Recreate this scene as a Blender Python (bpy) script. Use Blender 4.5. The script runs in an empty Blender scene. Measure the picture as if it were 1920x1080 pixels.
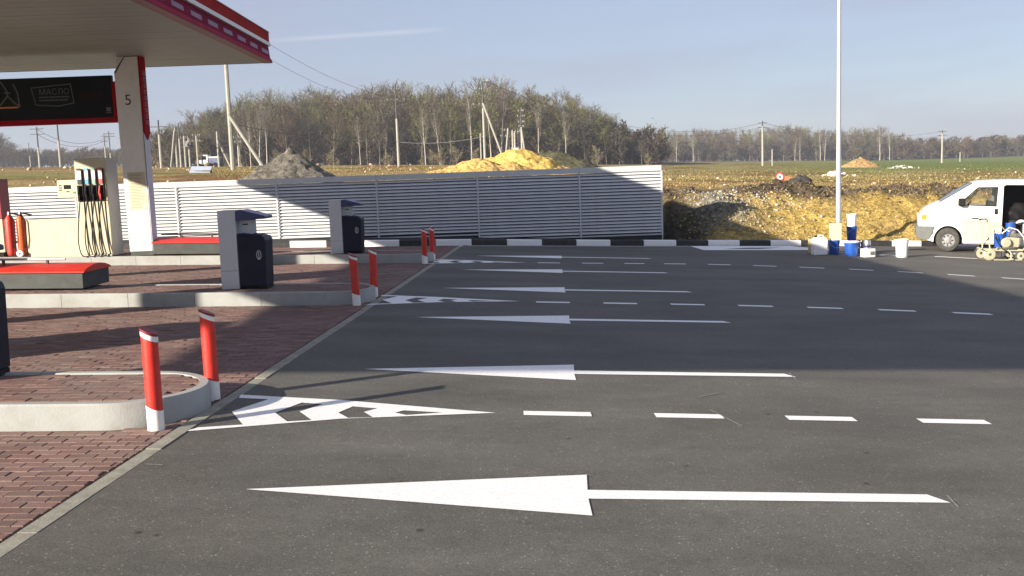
import bpy, bmesh, math, random
import numpy as np
from mathutils import Vector, Matrix, Euler, noise as mnoise
from mathutils.geometry import tessellate_polygon
random.seed(7); RND = random.Random(11)
S = bpy.context.scene
COL = S.collection
# ------------------------------------------------------------------ camera
F, RHO, CZ = 1800.0, 0.035, 1.9526
PITCH = math.atan((540-333)*math.cos(RHO)/F)
_f = Vector((0, math.cos(PITCH), -math.sin(PITCH))); _u0 = Vector((0, math.sin(PITCH), math.cos(PITCH))); _r0 = Vector((1, 0, 0))
_r = math.cos(RHO)*_r0 - math.sin(RHO)*_u0; _u = math.sin(RHO)*_r0 + math.cos(RHO)*_u0
cam = bpy.data.objects.new('camera', bpy.data.cameras.new('camera')); COL.objects.link(cam)
cam.data.sensor_width = 36; cam.data.lens = 36*F/1920; cam.data.clip_end = 8000; cam.data.clip_start = .05
M4 = Matrix((_r, _u, -_f)).transposed().to_4x4(); M4.translation = Vector((0, 0, CZ)); cam.matrix_world = M4
S.camera = cam
# ------------------------------------------------------------------ sun, sky, exposure
SUN = Vector((1, .78, -.415)).normalized()            # direction the light travels
ELEV = math.asin(-SUN.z)
sl = bpy.data.lights.new('sun', 'SUN'); sl.energy = 5.0; sl.angle = math.radians(.5); sl.color = (1.0, .88, .72)
so = bpy.data.objects.new('sun', sl); COL.objects.link(so)
so.rotation_euler = SUN.to_track_quat('-Z', 'Y').to_euler(); so.location = (-20, -15, 20)
W = bpy.data.worlds.new('World'); S.world = W; W.use_nodes = True
wn, wl = W.node_tree.nodes, W.node_tree.links
wn.clear()
wo = wn.new('ShaderNodeOutputWorld'); bg = wn.new('ShaderNodeBackground'); sky = wn.new('ShaderNodeTexSky')
sky.sky_type = 'NISHITA'; sky.sun_disc = False; sky.sun_elevation = ELEV
sky.sun_rotation = math.atan2(-SUN.x, -SUN.y); sky.altitude = 100; sky.air_density = 1.0; sky.dust_density = .9; sky.ozone_density = 3.0
SKYK = .070
bg.inputs['Strength'].default_value = SKYK
tc = wn.new('ShaderNodeTexCoord'); mp = wn.new('ShaderNodeMapping'); mp.inputs['Scale'].default_value = (1.2, 1.2, 7)
nz = wn.new('ShaderNodeTexNoise'); nz.inputs['Scale'].default_value = 2.2; nz.inputs['Detail'].default_value = 7; nz.inputs['Roughness'].default_value = .55
cr = wn.new('ShaderNodeValToRGB'); cr.color_ramp.elements[0].position = .42; cr.color_ramp.elements[1].position = .78
cr.color_ramp.elements[0].color = (.66, .66, .66, 1); cr.color_ramp.elements[1].color = (.92, .92, .92, 1)
mix = wn.new('ShaderNodeMix'); mix.data_type = 'RGBA'
mix.inputs[7].default_value = (2.5, 2.62, 3.35, 1)                 # thin high cloud, white
wl.new(tc.outputs['Generated'], mp.inputs[0]); wl.new(mp.outputs[0], nz.inputs['Vector']); wl.new(nz.outputs['Fac'], cr.inputs[0])
# a vapour trail: a short great-circle arc
def dirpix(u, v):
    d = _r*(u-960) - _u*(v-540) + _f*F
    return d.normalized()
ca, cb = dirpix(495, 77), dirpix(835, 55)
nrm = ca.cross(cb).normalized(); mid = (ca+cb).normalized()
vd = wn.new('ShaderNodeVectorMath'); vd.operation = 'DOT_PRODUCT'; vd.inputs[1].default_value = nrm
vm = wn.new('ShaderNodeVectorMath'); vm.operation = 'DOT_PRODUCT'; vm.inputs[1].default_value = mid
wl.new(tc.outputs['Generated'], vd.inputs[0]); wl.new(tc.outputs['Generated'], vm.inputs[0])
def math_node(tree, op, a, b=None):
    n = tree.nodes.new('ShaderNodeMath'); n.operation = op
    for i, x in enumerate((a, b)):
        if x is None: continue
        if isinstance(x, (int, float)): n.inputs[i].default_value = x
        else: tree.links.new(x, n.inputs[i])
    return n.outputs[0]
T = W.node_tree
ab = math_node(T, 'ABSOLUTE', vd.outputs['Value'])
across = wn.new('ShaderNodeMapRange'); across.inputs[1].default_value = .0005; across.inputs[2].default_value = .0032; across.inputs[3].default_value = .34; across.inputs[4].default_value = 0
wl.new(ab, across.inputs[0])
along = wn.new('ShaderNodeMapRange'); along.inputs[1].default_value = mid.dot(ca)-.0012; along.inputs[2].default_value = mid.dot(ca)+.003
wl.new(vm.outputs['Value'], along.inputs[0])
trail = math_node(T, 'MULTIPLY', across.outputs[0], along.outputs[0])
mix2 = wn.new('ShaderNodeMix'); mix2.data_type = 'RGBA'; mix2.inputs[7].default_value = (4.2, 4.3, 4.7, 1)
wl.new(cr.outputs[0], mix.inputs[0]); wl.new(sky.outputs[0], mix.inputs[6]); wl.new(mix.outputs[2], mix2.inputs[6]); wl.new(trail, mix2.inputs[0]); wl.new(mix2.outputs[2], bg.inputs[0]); wl.new(bg.outputs[0], wo.inputs[0])
S.view_settings.view_transform = 'Standard'; S.view_settings.look = 'None'; S.view_settings.exposure = 1.40; S.view_settings.gamma = 1
S.view_settings.use_curve_mapping = False
S.render.resolution_x = 1024; S.render.resolution_y = 576
S.render.engine = 'CYCLES'; S.cycles.max_bounces = 6; S.cycles.transparent_max_bounces = 12

# ------------------------------------------------------------------ ground shape
def ga(x, y): return -.0517*x + .00105*y
def xe(y): return -2.68 + .0577*(y-4.77)
def gz(x, y):
    e = xe(y)
    return ga(x, y) if x > e else ga(e, y) - .027*(x-e)
KX = [-60, -6, -1.69, .49, 3.49, 8.94, 14.8, 30, 70]; KY = [26.0, 26.9, 27.1, 27.5, 28.04, 29.3, 30.4, 33.2, 40]
def kb(x): return float(np.interp(x, KX, KY))
def sm(t): t = max(0, min(1, t)); return t*t*(3-2*t)
def field(x, y):
    xc = max(-170, min(170, x)); yc = min(y, 480)
    b = .6*sm((y-38)/25)*(1-sm((y-120)/80))*sm((14-x)/20)
    return CZ - 1.17 - .027*xc + .0178*yc + b
def fbm(x, y, s, o=4): return mnoise.fractal(Vector((x*s, y*s, 3.3)), 1.0, 2.0, o)
def bank_start(x): return max(kb(x)+.42, 29.85 if x < 5.25 else 0)
def terr(x, y):
    bs = bank_start(x)
    if y < bs: return gz(x, y) - .35
    base = gz(x, bs) - .02
    L = 4.4 + .5*fbm(x, 0, .35, 2)
    t = (y-bs)/L
    s = sm(t*.92+.04) if t < 1 else 1
    z = base*(1-s) + field(x, y)*s
    near = sm((75-y)/40)
    z += near*(.08*fbm(x, y, .8, 5)*min(1, t*2) + .06*fbm(x+9, y, 2.6, 4)*min(1, t*4))
    z += near*.10*sm(t*3)*(1-sm((t-.95)/.5))*fbm(x*1.6, y*.45, .9, 4)
    z += .25*sm((y-60)/60)*fbm(x, y, .05, 3)
    z -= .75*math.exp(-((x-5.7)/.8)**2-((y-31.2)/1.1)**2)              # the gully beside the fence end
    z += .38*math.exp(-((x-7.0)/.9)**2-((y-31.9)/.9)**2)
    z += .25*math.exp(-((y-(bs+5.1))/.5)**2)*(.5+fbm(x, y, .8, 3))*sm((70-abs(x))/10)       # topsoil ridge on the crest
    return z
def ray(u, v): return _r*(u-960) - _u*(v-540) + _f*F
NA = Vector((.05162972, -.00104512, .99866575))
def G(u, v):
    d = ray(u, v); t = -1.95/d.dot(NA); return Vector((d.x*t, d.y*t, 0))
def at(u, v, Y):
    d = ray(u, v)*1.0; d *= Y/d.y; return Vector((d.x, d.y, d.z+CZ))
def pix(p):
    q = Vector(p)-Vector((0, 0, CZ)); d = q.dot(_f); return 960+F*q.dot(_r)/d, 540-F*q.dot(_u)/d

# ------------------------------------------------------------------ materials
def mat(name, col, rough=.6, metal=0, var=.12, scale=6, bump=0, bscale=60, col2=None, coat=0, spec=.5, detail=5, trans=0, dirt=None):
    m = bpy.data.materials.new(name); m.use_nodes = True
    t = m.node_tree; n = t.nodes; l = t.links; p = n['Principled BSDF']
    p.inputs['Roughness'].default_value = rough; p.inputs['Metallic'].default_value = metal
    p.inputs['Specular IOR Level'].default_value = spec
    if coat: p.inputs['Coat Weight'].default_value = coat
    if trans: p.inputs['Transmission Weight'].default_value = trans
    c = n.new('ShaderNodeTexCoord'); z = n.new('ShaderNodeTexNoise'); z.inputs['Scale'].default_value = scale; z.inputs['Detail'].default_value = detail
    z.inputs['Roughness'].default_value = .65
    l.new(c.outputs['Object'], z.inputs['Vector'])
    r = n.new('ShaderNodeValToRGB'); a, b = r.color_ramp.elements; a.position = .32; b.position = .7
    c2 = col2 or tuple(min(1, x*(1+var)) for x in col); c1 = tuple(x*(1-var) for x in col)
    a.color = (*c1, 1); b.color = (*c2, 1)
    l.new(z.outputs['Fac'], r.inputs[0]); out = r.outputs[0]
    if dirt:                                                   # (colour, amount, scale)
        z2 = n.new('ShaderNodeTexNoise'); z2.inputs['Scale'].default_value = dirt[2]; z2.inputs['Detail'].default_value = 8; z2.inputs['Roughness'].default_value = .7
        l.new(c.outputs['Object'], z2.inputs['Vector'])
        mr = n.new('ShaderNodeMapRange'); mr.inputs[1].default_value = .48; mr.inputs[2].default_value = .72; mr.inputs[4].default_value = dirt[1]
        l.new(z2.outputs['Fac'], mr.inputs[0])
        mx = n.new('ShaderNodeMix'); mx.data_type = 'RGBA'; l.new(mr.outputs[0], mx.inputs[0]); l.new(out, mx.inputs[6]); mx.inputs[7].default_value = (*dirt[0], 1); out = mx.outputs[2]
    l.new(out, p.inputs['Base Color'])
    if bump:
        z3 = n.new('ShaderNodeTexNoise'); z3.inputs['Scale'].default_value = bscale; z3.inputs['Detail'].default_value = 4
        l.new(c.outputs['Object'], z3.inputs['Vector'])
        bp = n.new('ShaderNodeBump'); bp.inputs['Strength'].default_value = bump; bp.inputs['Distance'].default_value = .01
        l.new(z3.outputs['Fac'], bp.inputs['Height']); l.new(bp.outputs[0], p.inputs['Normal'])
    return m
def mat_attr(name, rough=.9, scale=3, var=.35, bump=.0, bscale=20, dist=.02, spec=.2, clod=0):
    m = bpy.data.materials.new(name); m.use_nodes = True
    t = m.node_tree; n = t.nodes; l = t.links; p = n['Principled BSDF']; p.inputs['Roughness'].default_value = rough; p.inputs['Specular IOR Level'].default_value = spec
    a = n.new('ShaderNodeAttribute'); a.attribute_name = 'Col'
    c = n.new('ShaderNodeTexCoord'); z = n.new('ShaderNodeTexNoise'); z.inputs['Scale'].default_value = scale; z.inputs['Detail'].default_value = 9; z.inputs['Roughness'].default_value = .75
    l.new(c.outputs['Object'], z.inputs['Vector'])
    mr = n.new('ShaderNodeMapRange'); mr.inputs[1].default_value = .3; mr.inputs[2].default_value = .7; mr.inputs[3].default_value = 1-var; mr.inputs[4].default_value = 1+var
    l.new(z.outputs['Fac'], mr.inputs[0])
    mx = n.new('ShaderNodeVectorMath'); mx.operation = 'SCALE'; l.new(a.outputs['Color'], mx.inputs[0])
    k = mr.outputs[0]
    if clod:
        zc = n.new('ShaderNodeTexNoise'); zc.inputs['Scale'].default_value = clod; zc.inputs['Detail'].default_value = 5; zc.inputs['Roughness'].default_value = .7; l.new(c.outputs['Object'], zc.inputs['Vector'])
        qc = n.new('ShaderNodeMapRange'); qc.inputs[1].default_value = .36; qc.inputs[2].default_value = .62; qc.inputs[3].default_value = .45; qc.inputs[4].default_value = 1.35; l.new(zc.outputs['Fac'], qc.inputs[0]); k = math_node(t, 'MULTIPLY', k, qc.outputs[0])
    l.new(k, mx.inputs['Scale'])
    l.new(mx.outputs[0], p.inputs['Base Color'])
    if bump:
        z3 = n.new('ShaderNodeTexNoise'); z3.inputs['Scale'].default_value = bscale; z3.inputs['Detail'].default_value = 8; z3.inputs['Roughness'].default_value = .7
        l.new(c.outputs['Object'], z3.inputs['Vector'])
        bp = n.new('ShaderNodeBump'); bp.inputs['Strength'].default_value = bump; bp.inputs['Distance'].default_value = dist
        l.new(z3.outputs['Fac'], bp.inputs['Height']); l.new(bp.outputs[0], p.inputs['Normal'])
    return m
def mat_asphalt():
    m = bpy.data.materials.new('asphalt'); m.use_nodes = True
    t = m.node_tree; n = t.nodes; l = t.links; p = n['Principled BSDF']; p.inputs['Specular IOR Level'].default_value = .18
    c = n.new('ShaderNodeTexCoord')
    def noise(s, d, r=.6, stretch=None):
        z = n.new('ShaderNodeTexNoise'); z.inputs['Scale'].default_value = s; z.inputs['Detail'].default_value = d; z.inputs['Roughness'].default_value = r
        if stretch:
            mp = n.new('ShaderNodeMapping'); mp.inputs['Scale'].default_value = stretch; l.new(c.outputs['Object'], mp.inputs[0]); l.new(mp.outputs[0], z.inputs['Vector'])
        else: l.new(c.outputs['Object'], z.inputs['Vector'])
        return z.outputs['Fac']
    big = noise(.55, 6, .6, (1, 1.8, 1)); fine = noise(75, 2, .8); grit = noise(190, 2, .7); mid_ = noise(9, 5, .7)
    lane = noise(1.4, 4, .6, (.12, 1, 1))
    vo = n.new('ShaderNodeTexVoronoi'); vo.inputs['Scale'].default_value = 55; l.new(c.outputs['Object'], vo.inputs['Vector'])
    def mr(x, a, b, lo, hi):
        q = n.new('ShaderNodeMapRange'); q.inputs[1].default_value = a; q.inputs[2].default_value = b; q.inputs[3].default_value = lo; q.inputs[4].default_value = hi; l.new(x, q.inputs[0]); return q.outputs[0]
    v = math_node(t, 'MULTIPLY', math_node(t, 'MULTIPLY', mr(big, .3, .7, .80, 1.2), mr(grit, .3, .7, .6, 1.5)), mr(fine, .3, .7, .75, 1.28))
    v = math_node(t, 'MULTIPLY', v, mr(mid_, .3, .7, .88, 1.12)); v = math_node(t, 'MULTIPLY', v, mr(lane, .3, .7, .9, 1.1))
    # pale aggregate chips
    wn_ = n.new('ShaderNodeSeparateColor'); l.new(vo.outputs['Color'], wn_.inputs[0])
    chip = math_node(t, 'GREATER_THAN', wn_.outputs[0], .93)
    near = math_node(t, 'LESS_THAN', vo.outputs['Distance'], .33)
    chip = math_node(t, 'MULTIPLY', chip, near); chip = math_node(t, 'MULTIPLY', chip, 1.1); v = math_node(t, 'MULTIPLY', v, math_node(t, 'ADD', chip, 1))
    # sparse tar spots
    v2 = n.new('ShaderNodeTexVoronoi'); v2.inputs['Scale'].default_value = 2.2; l.new(c.outputs['Object'], v2.inputs['Vector'])
    spot = mr(v2.outputs['Distance'], .035, .06, .45, 1); v = math_node(t, 'MULTIPLY', v, spot)
    sc = n.new('ShaderNodeVectorMath'); sc.operation = 'SCALE'; sc.inputs[0].default_value = (.097, .094, .085); l.new(v, sc.inputs['Scale'])
    l.new(sc.outputs[0], p.inputs['Base Color'])
    l.new(mr(mid_, .3, .7, .68, .9), p.inputs['Roughness'])
    bp = n.new('ShaderNodeBump'); bp.inputs['Strength'].default_value = .35; bp.inputs['Distance'].default_value = .003
    l.new(math_node(t, 'ADD', grit, fine), bp.inputs['Height']); l.new(bp.outputs[0], p.inputs['Normal'])
    return m
def mat_paver(name, single):
    m = bpy.data.materials.new(name); m.use_nodes = True
    t = m.node_tree; n = t.nodes; l = t.links; p = n['Principled BSDF']; p.inputs['Roughness'].default_value = .85; p.inputs['Specular IOR Level'].default_value = .3
    if single: r = n.new('ShaderNodeObjectInfo').outputs['Random']
    else: r = n.new('ShaderNodeNewGeometry').outputs['Random Per Island']
    g = n.new('ShaderNodeNewGeometry')
    cr_ = n.new('ShaderNodeValToRGB'); e = cr_.color_ramp.elements
    e[0].color = (.125, .080, .070, 1); e[1].color = (.225, .150, .130, 1); k = e.new(.5); k.color = (.170, .098, .086, 1); k = e.new(.93); k.color = (.195, .120, .104, 1)
    l.new(r, cr_.inputs[0])
    z = n.new('ShaderNodeTexNoise'); z.inputs['Scale'].default_value = .9; z.inputs['Detail'].default_value = 7; z.inputs['Roughness'].default_value = .7; l.new(g.outputs['Position'], z.inputs['Vector'])
    mr = n.new('ShaderNodeMapRange'); mr.inputs[1].default_value = .45; mr.inputs[2].default_value = .75; mr.inputs[4].default_value = .6; l.new(z.outputs['Fac'], mr.inputs[0])
    mx = n.new('ShaderNodeMix'); mx.data_type = 'RGBA'; l.new(mr.outputs[0], mx.inputs[0]); l.new(cr_.outputs[0], mx.inputs[6]); mx.inputs[7].default_value = (.22, .19, .165, 1)
    z2 = n.new('ShaderNodeTexNoise'); z2.inputs['Scale'].default_value = 90; z2.inputs['Detail'].default_value = 3; l.new(g.outputs['Position'], z2.inputs['Vector'])
    q = n.new('ShaderNodeMapRange'); q.inputs[1].default_value = .3; q.inputs[2].default_value = .7; q.inputs[3].default_value = .75; q.inputs[4].default_value = 1.25; l.new(z2.outputs['Fac'], q.inputs[0])
    sc = n.new('ShaderNodeVectorMath'); sc.operation = 'SCALE'; l.new(mx.outputs[2], sc.inputs[0]); l.new(q.outputs[0], sc.inputs['Scale']); l.new(sc.outputs[0], p.inputs['Base Color'])
    bp = n.new('ShaderNodeBump'); bp.inputs['Strength'].default_value = .4; bp.inputs['Distance'].default_value = .004; l.new(z2.outputs['Fac'], bp.inputs['Height']); l.new(bp.outputs[0], p.inputs['Normal'])
    return m
def mat_glass(name, col=(.05, .06, .06), alpha=.22):
    m = bpy.data.materials.new(name); m.use_nodes = True
    t = m.node_tree; n = t.nodes; l = t.links; p = n['Principled BSDF']
    p.inputs['Base Color'].default_value = (*col, 1); p.inputs['Roughness'].default_value = .04; p.inputs['Alpha'].default_value = alpha; p.inputs['Specular IOR Level'].default_value = .8
    return m
MT = {}
MT['asphalt'] = mat_asphalt()
MT['paver'] = mat_paver('paver_single', True); MT['pavers'] = mat_paver('paver_field', False)
MT['joint'] = mat('joint_sand', (.10, .075, .06), .95, var=.3, scale=20)
MT['paint'] = mat('road_paint', (.80, .80, .80), .6, var=.05, scale=14, bump=.25, bscale=160, dirt=((.42, .42, .42), .45, 38))
MT['border'] = mat('border_concrete', (.25, .245, .205), .85, var=.2, scale=7, bump=.3, bscale=60, dirt=((.12, .12, .09), .6, 12))
MT['concrete'] = mat('concrete', (.36, .36, .34), .85, var=.18, scale=5, bump=.3, bscale=70, dirt=((.2, .2, .17), .6, 9))
MT['kerbgrey'] = mat('kerb_concrete', (.30, .315, .315), .75, var=.10, scale=2.2, bump=.2, bscale=60, dirt=((.22, .21, .16), .55, 3.5))
MT['kerbwhite'] = mat('kerb_white', (.80, .80, .80), .7, var=.05, scale=7, dirt=((.4, .4, .38), .3, 14))
MT['kerbblack'] = mat('kerb_black', (.022, .022, .025), .7, var=.25, scale=9, dirt=((.09, .085, .08), .5, 10))
MT['redpaint'] = mat('red_paint', (.56, .022, .013), .5, var=.2, scale=8, dirt=((.27, .04, .03), .7, 16))
MT['darkred'] = mat('dark_red', (.20, .012, .02), .5, var=.15)
MT['whitepaint'] = mat('white_paint', (.78, .78, .76), .55, var=.05, scale=8, dirt=((.45, .43, .4), .4, 12))
MT['louvre'] = mat('louvre_metal', (.56, .58, .61), .42, metal=.15, var=.06, scale=2.5, dirt=((.42, .41, .38), .4, 3))
MT['fencepost'] = mat('fence_post_metal', (.50, .52, .55), .45, metal=.15, var=.06)
MT['plinth'] = mat('dark_plinth', (.025, .027, .03), .8, var=.2, bump=.2)
MT['binpanel'] = mat('grey_panel', (.50, .52, .56), .45, metal=.2, var=.05, scale=3, dirt=((.36, .35, .33), .4, 6))
MT['navy'] = mat('navy_plastic', (.006, .008, .022), .5, var=.2, scale=5, dirt=((.02, .02, .03), .4, 7), spec=.22)
MT['navylid'] = mat('navy_lid', (.022, .028, .11), .35, var=.2, scale=5)
MT['black'] = mat('black_rubber', (.008, .008, .009), .7, var=.2, spec=.2)
MT['darkgreen'] = mat('sandbox_grey', (.035, .042, .042), .6, var=.25, scale=4, dirt=((.09, .085, .075), .4, 9))
MT['redlid'] = mat('red_lid', (.55, .030, .018), .45, var=.15, scale=4, dirt=((.32, .05, .03), .4, 9))
MT['steel'] = mat('steel', (.55, .55, .57), .35, metal=.9, var=.1)
MT['galv'] = mat('galvanised', (.60, .62, .65), .45, metal=.55, var=.08, scale=3)
MT['cream'] = mat('cream_panel', (.55, .51, .37), .45, var=.05, scale=2, dirt=((.40, .36, .26), .4, 6))
MT['creamside'] = mat('cream_side', (.50, .47, .42), .5, var=.06, scale=30)
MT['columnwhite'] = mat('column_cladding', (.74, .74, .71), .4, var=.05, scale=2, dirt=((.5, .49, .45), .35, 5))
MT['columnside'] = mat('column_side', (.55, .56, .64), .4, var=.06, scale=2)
MT['signred'] = mat('sign_red', (.34, .008, .014), .7, var=.1, spec=.05)
MT['fasciared'] = mat('fascia_red', (.33, .014, .012), .7, var=.18, scale=2, spec=.05)
MT['crimson'] = mat('fascia_crimson', (.20, .006, .035), .7, var=.2, scale=2.5, spec=.05)
MT['crimsonlip'] = mat('fascia_lip', (.30, .02, .05), .7, var=.2, scale=2.5, spec=.05)
MT['palepink'] = mat('pale_pink', (.27, .17, .25), .5, var=.12, spec=.2)
MT['letters'] = mat('letter_print', (.36, .16, .24), .5)
MT['soffit'] = mat('soffit', (.33, .385, .355), .55, var=.08, scale=1.2, dirt=((.25, .28, .245), .45, 2.2))
MT['soffit2'] = mat('soffit_dark', (.20, .18, .14), .7)
MT['board'] = mat('sign_black', (.006, .007, .008), .6, var=.3, scale=1.5, spec=.15)
MT['boardgrey'] = mat('sign_print_grey', (.13, .14, .14), .6, spec=.15)
MT['boardred'] = mat('sign_print_red', (.035, .010, .010), .6, spec=.15)
MT['orange'] = mat('orange', (.75, .22, .02), .4)
MT['blue'] = mat('blue_plastic', (.012, .075, .36), .38, var=.15, scale=6, dirt=((.06, .1, .25), .4, 12))
MT['whiteplastic'] = mat('white_plastic', (.78, .77, .78), .4, var=.05, dirt=((.55, .54, .52), .3, 14))
MT['card'] = mat('cardboard', (.48, .38, .20), .8, var=.12, scale=12)
MT['yellowbox'] = mat('pale_yellow_box', (.62, .50, .25), .6, var=.05)
MT['greyside'] = mat('grey_side', (.13, .135, .12), .7)
MT['vanwhite'] = mat('van_white', (.70, .695, .68), .28, var=.03, coat=.5, dirt=((.60, .57, .47), .5, 2.6))
MT['vandirty'] = mat('van_dirty_white', (.44, .42, .30), .5, var=.10, scale=3, dirt=((.34, .31, .20), .8, 3))
MT['bumper'] = mat('bumper_grey', (.11, .12, .12), .55, var=.12)
MT['interior'] = mat('van_interior', (.02, .022, .022), .8, var=.2)
MT['glass'] = mat_glass('glass')
MT['windscreen'] = mat_glass('windscreen_glass', (.08, .10, .14), .75)
MT['lensorange'] = mat('orange_lens', (.85, .26, .01), .25)
MT['lens'] = mat('clear_lens', (.7, .72, .75), .15)
MT['rim'] = mat('wheel_rim', (.30, .30, .31), .45, metal=.5, var=.2, scale=12)
MT['tyre'] = mat('tyre', (.045, .043, .040), .85, var=.3, scale=12, dirt=((.15, .14, .12), .4, 10))
MT['machine'] = mat('machine_cream', (.40, .38, .27), .5, var=.15, scale=14, dirt=((.30, .29, .24), .5, 20))
MT['rubblepale'] = mat_attr('rubble', .9, 8, .3)
MT['terrain'] = mat_attr('terrain', .95, 2.2, .4, bump=1.0, bscale=9, dist=.09, spec=.1, clod=7)
MT['pile'] = mat_attr('pile', .95, 3, .3, bump=1.0, bscale=12, dist=.08, spec=.1, clod=5)
MT['wood'] = mat_attr('twigs', .9, .4, .25, spec=.15)
MT['grassblade'] = mat_attr('grass_blades', .85, 1, .3, spec=.2)
MT['polec'] = mat('pole_concrete', (.30, .29, .26), .85, var=.15, scale=4)
MT['poled'] = mat('pole_dark', (.06, .06, .065), .8, var=.2)
MT['insul'] = mat('insulator', (.30, .30, .32), .4)
MT['wire'] = mat('wire', (.10, .10, .11), .6)
MT['bark'] = mat('bark', (.15, .13, .11), .9, var=.3, scale=2)
MT['birch'] = mat('birch_bark', (.50, .48, .43), .8, var=.2, scale=1.2, dirt=((.12, .11, .10), .7, 2.5))
MT['sheet'] = mat('pale_sheet', (.42, .48, .58), .4, metal=.2)

# ------------------------------------------------------------------ mesh builder
class MB:
    def __init__(s): s.v = []; s.f = []
    def add(s, vs, fs):
        o = len(s.v); s.v += [tuple(p) for p in vs]; s.f += [tuple(i+o for i in f) for f in fs]; return s
    def box(s, x0, x1, y0, y1, z0, z1, M=None):
        vs = [Vector((x, y, z)) for z in (z0, z1) for y in (y0, y1) for x in (x0, x1)]
        if M is not None: vs = [M @ p for p in vs]
        return s.add(vs, [(0, 2, 3, 1), (4, 5, 7, 6), (0, 1, 5, 4), (2, 6, 7, 3), (0, 4, 6, 2), (1, 3, 7, 5)])
    def prism(s, pts, a, b, axis='y', M=None):                      # pts polygon in the plane normal to axis
        n = len(pts)
        def P(p, w): return Vector({'y': (p[0], w, p[1]), 'z': (p[0], p[1], w), 'x': (w, p[0], p[1])}[axis])
        vs = [P(p, a) for p in pts]+[P(p, b) for p in pts]
        if M is not None: vs = [M @ p for p in vs]
        fs = [(i, (i+1) % n, n+(i+1) % n, n+i) for i in range(n)] + [tuple(range(n-1, -1, -1)), tuple(range(n, 2*n))]
        return s.add(vs, fs)
    def tube(s, path, r, n=8, caps=True):
        path = [Vector(p) for p in path]; rs = r if isinstance(r, (list, tuple)) else [r]*len(path)
        vs = []; ref = None
        for i, p in enumerate(path):
            d = (path[min(i+1, len(path)-1)]-path[max(i-1, 0)]).normalized()
            if ref is None: ref = d.orthogonal().normalized()
            a = (ref - d*ref.dot(d)).normalized(); ref = a; b = d.cross(a)
            for k in range(n):
                w = 2*math.pi*k/n; vs.append(p+rs[i]*(math.cos(w)*a+math.sin(w)*b))
        fs = [(i*n+k, i*n+(k+1) % n, (i+1)*n+(k+1) % n, (i+1)*n+k) for i in range(len(path)-1) for k in range(n)]
        if caps: fs += [tuple(range(n-1, -1, -1)), tuple(range((len(path)-1)*n, len(path)*n))]
        return s.add(vs, fs)
    def lathe(s, prof, n=20, c=(0, 0, 0), axis='z', M=None, caps=True):
        vs = []
        for r, z in prof:
            for k in range(n):
                w = 2*math.pi*k/n; a, b = r*math.cos(w), r*math.sin(w)
                p = Vector({'z': (a, b, z), 'y': (a, z, b), 'x': (z, a, b)}[axis])+Vector(c)
                vs.append(M @ p if M is not None else p)
        m = len(prof)
        fs = [(i*n+k, i*n+(k+1) % n, (i+1)*n+(k+1) % n, (i+1)*n+k) for i in range(m-1) for k in range(n)]
        if caps: fs += [tuple(range(n-1, -1, -1)), tuple(range((m-1)*n, m*n))]
        return s.add(vs, fs)
    def mesh(s, name, m, smooth=False):
        me = bpy.data.meshes.new(name); me.from_pydata([tuple(p) for p in s.v], [], s.f)
        bm = bmesh.new(); bm.from_mesh(me); bmesh.ops.recalc_face_normals(bm, faces=bm.faces); bm.to_mesh(me); bm.free()
        me.materials.append(m)
        if smooth:
            me.polygons.foreach_set('use_smooth', [True]*len(me.polygons)); me.set_sharp_from_angle(angle=math.radians(38))
        return me
    def obj(s, name, m, parent=None, loc=None, smooth=False, bevel=0, kind=None, label=None):
        o = bpy.data.objects.new(name, s.mesh(name, m, smooth)); COL.objects.link(o)
        if parent is not None: o.parent = parent
        if loc is not None: o.location = loc
        if bevel:
            b = o.modifiers.new('bevel', 'BEVEL'); b.width = bevel; b.segments = 2; b.limit_method = 'ANGLE'; b.angle_limit = math.radians(40)
        if kind: o['kind'] = kind
        if label: o['label'] = label
        return o
def thing(name, label, cat, loc=(0, 0, 0), rotz=0, group=None):
    o = bpy.data.objects.new(name, None); COL.objects.link(o); o.location = loc; o.rotation_euler = (0, 0, rotz); o.empty_display_size = .2
    o['label'] = label; o['category'] = cat
    if group: o['group'] = group
    return o
def tag(o, label, cat, group=None):
    o['label'] = label; o['category'] = cat
    if group: o['group'] = group
    return o
KIDS = {}
def copy_tree(o, parent=None):
    c = o.copy(); COL.objects.link(c)
    if parent is not None: c.parent = parent
    for ch in [q for q in bpy.data.objects if q.parent == o and q is not c]: copy_tree(ch, c)
    return c
def dup(o, loc, label, rotz=None, scale=None):
    c = copy_tree(o); c.location = loc; c['label'] = label
    if rotz is not None: c.rotation_euler.z = rotz
    if scale: c.scale = scale
    return c
def colmesh(name, v, f, cols, m, smooth=True, kind=None, parent=None):
    me = bpy.data.meshes.new(name); v = np.asarray(v, dtype=np.float32); f = np.asarray(f, dtype=np.int32); k = f.shape[1]
    me.vertices.add(len(v)); me.vertices.foreach_set('co', v.ravel())
    me.loops.add(f.size); me.loops.foreach_set('vertex_index', f.ravel())
    me.polygons.add(len(f)); me.polygons.foreach_set('loop_start', np.arange(0, f.size, k, dtype=np.int32)); me.polygons.foreach_set('loop_total', np.full(len(f), k, dtype=np.int32))
    me.update(calc_edges=True)
    a = me.color_attributes.new('Col', 'FLOAT_COLOR', 'POINT'); c = np.ones((len(v), 4), dtype=np.float32); c[:, :3] = cols; a.data.foreach_set('color', c.ravel())
    if smooth: me.polygons.foreach_set('use_smooth', np.ones(len(f), dtype=bool))
    me.materials.append(m); me.validate()
    o = bpy.data.objects.new(name, me); COL.objects.link(o)
    if kind: o['kind'] = kind
    if parent is not None: o.parent = parent
    return o
def struct(o): o['kind'] = 'structure'; return o
def root(name, loc=(0, 0, 0)):
    o = bpy.data.objects.new(name, None); COL.objects.link(o); o.location = loc; o['kind'] = 'structure'; return o

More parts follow.
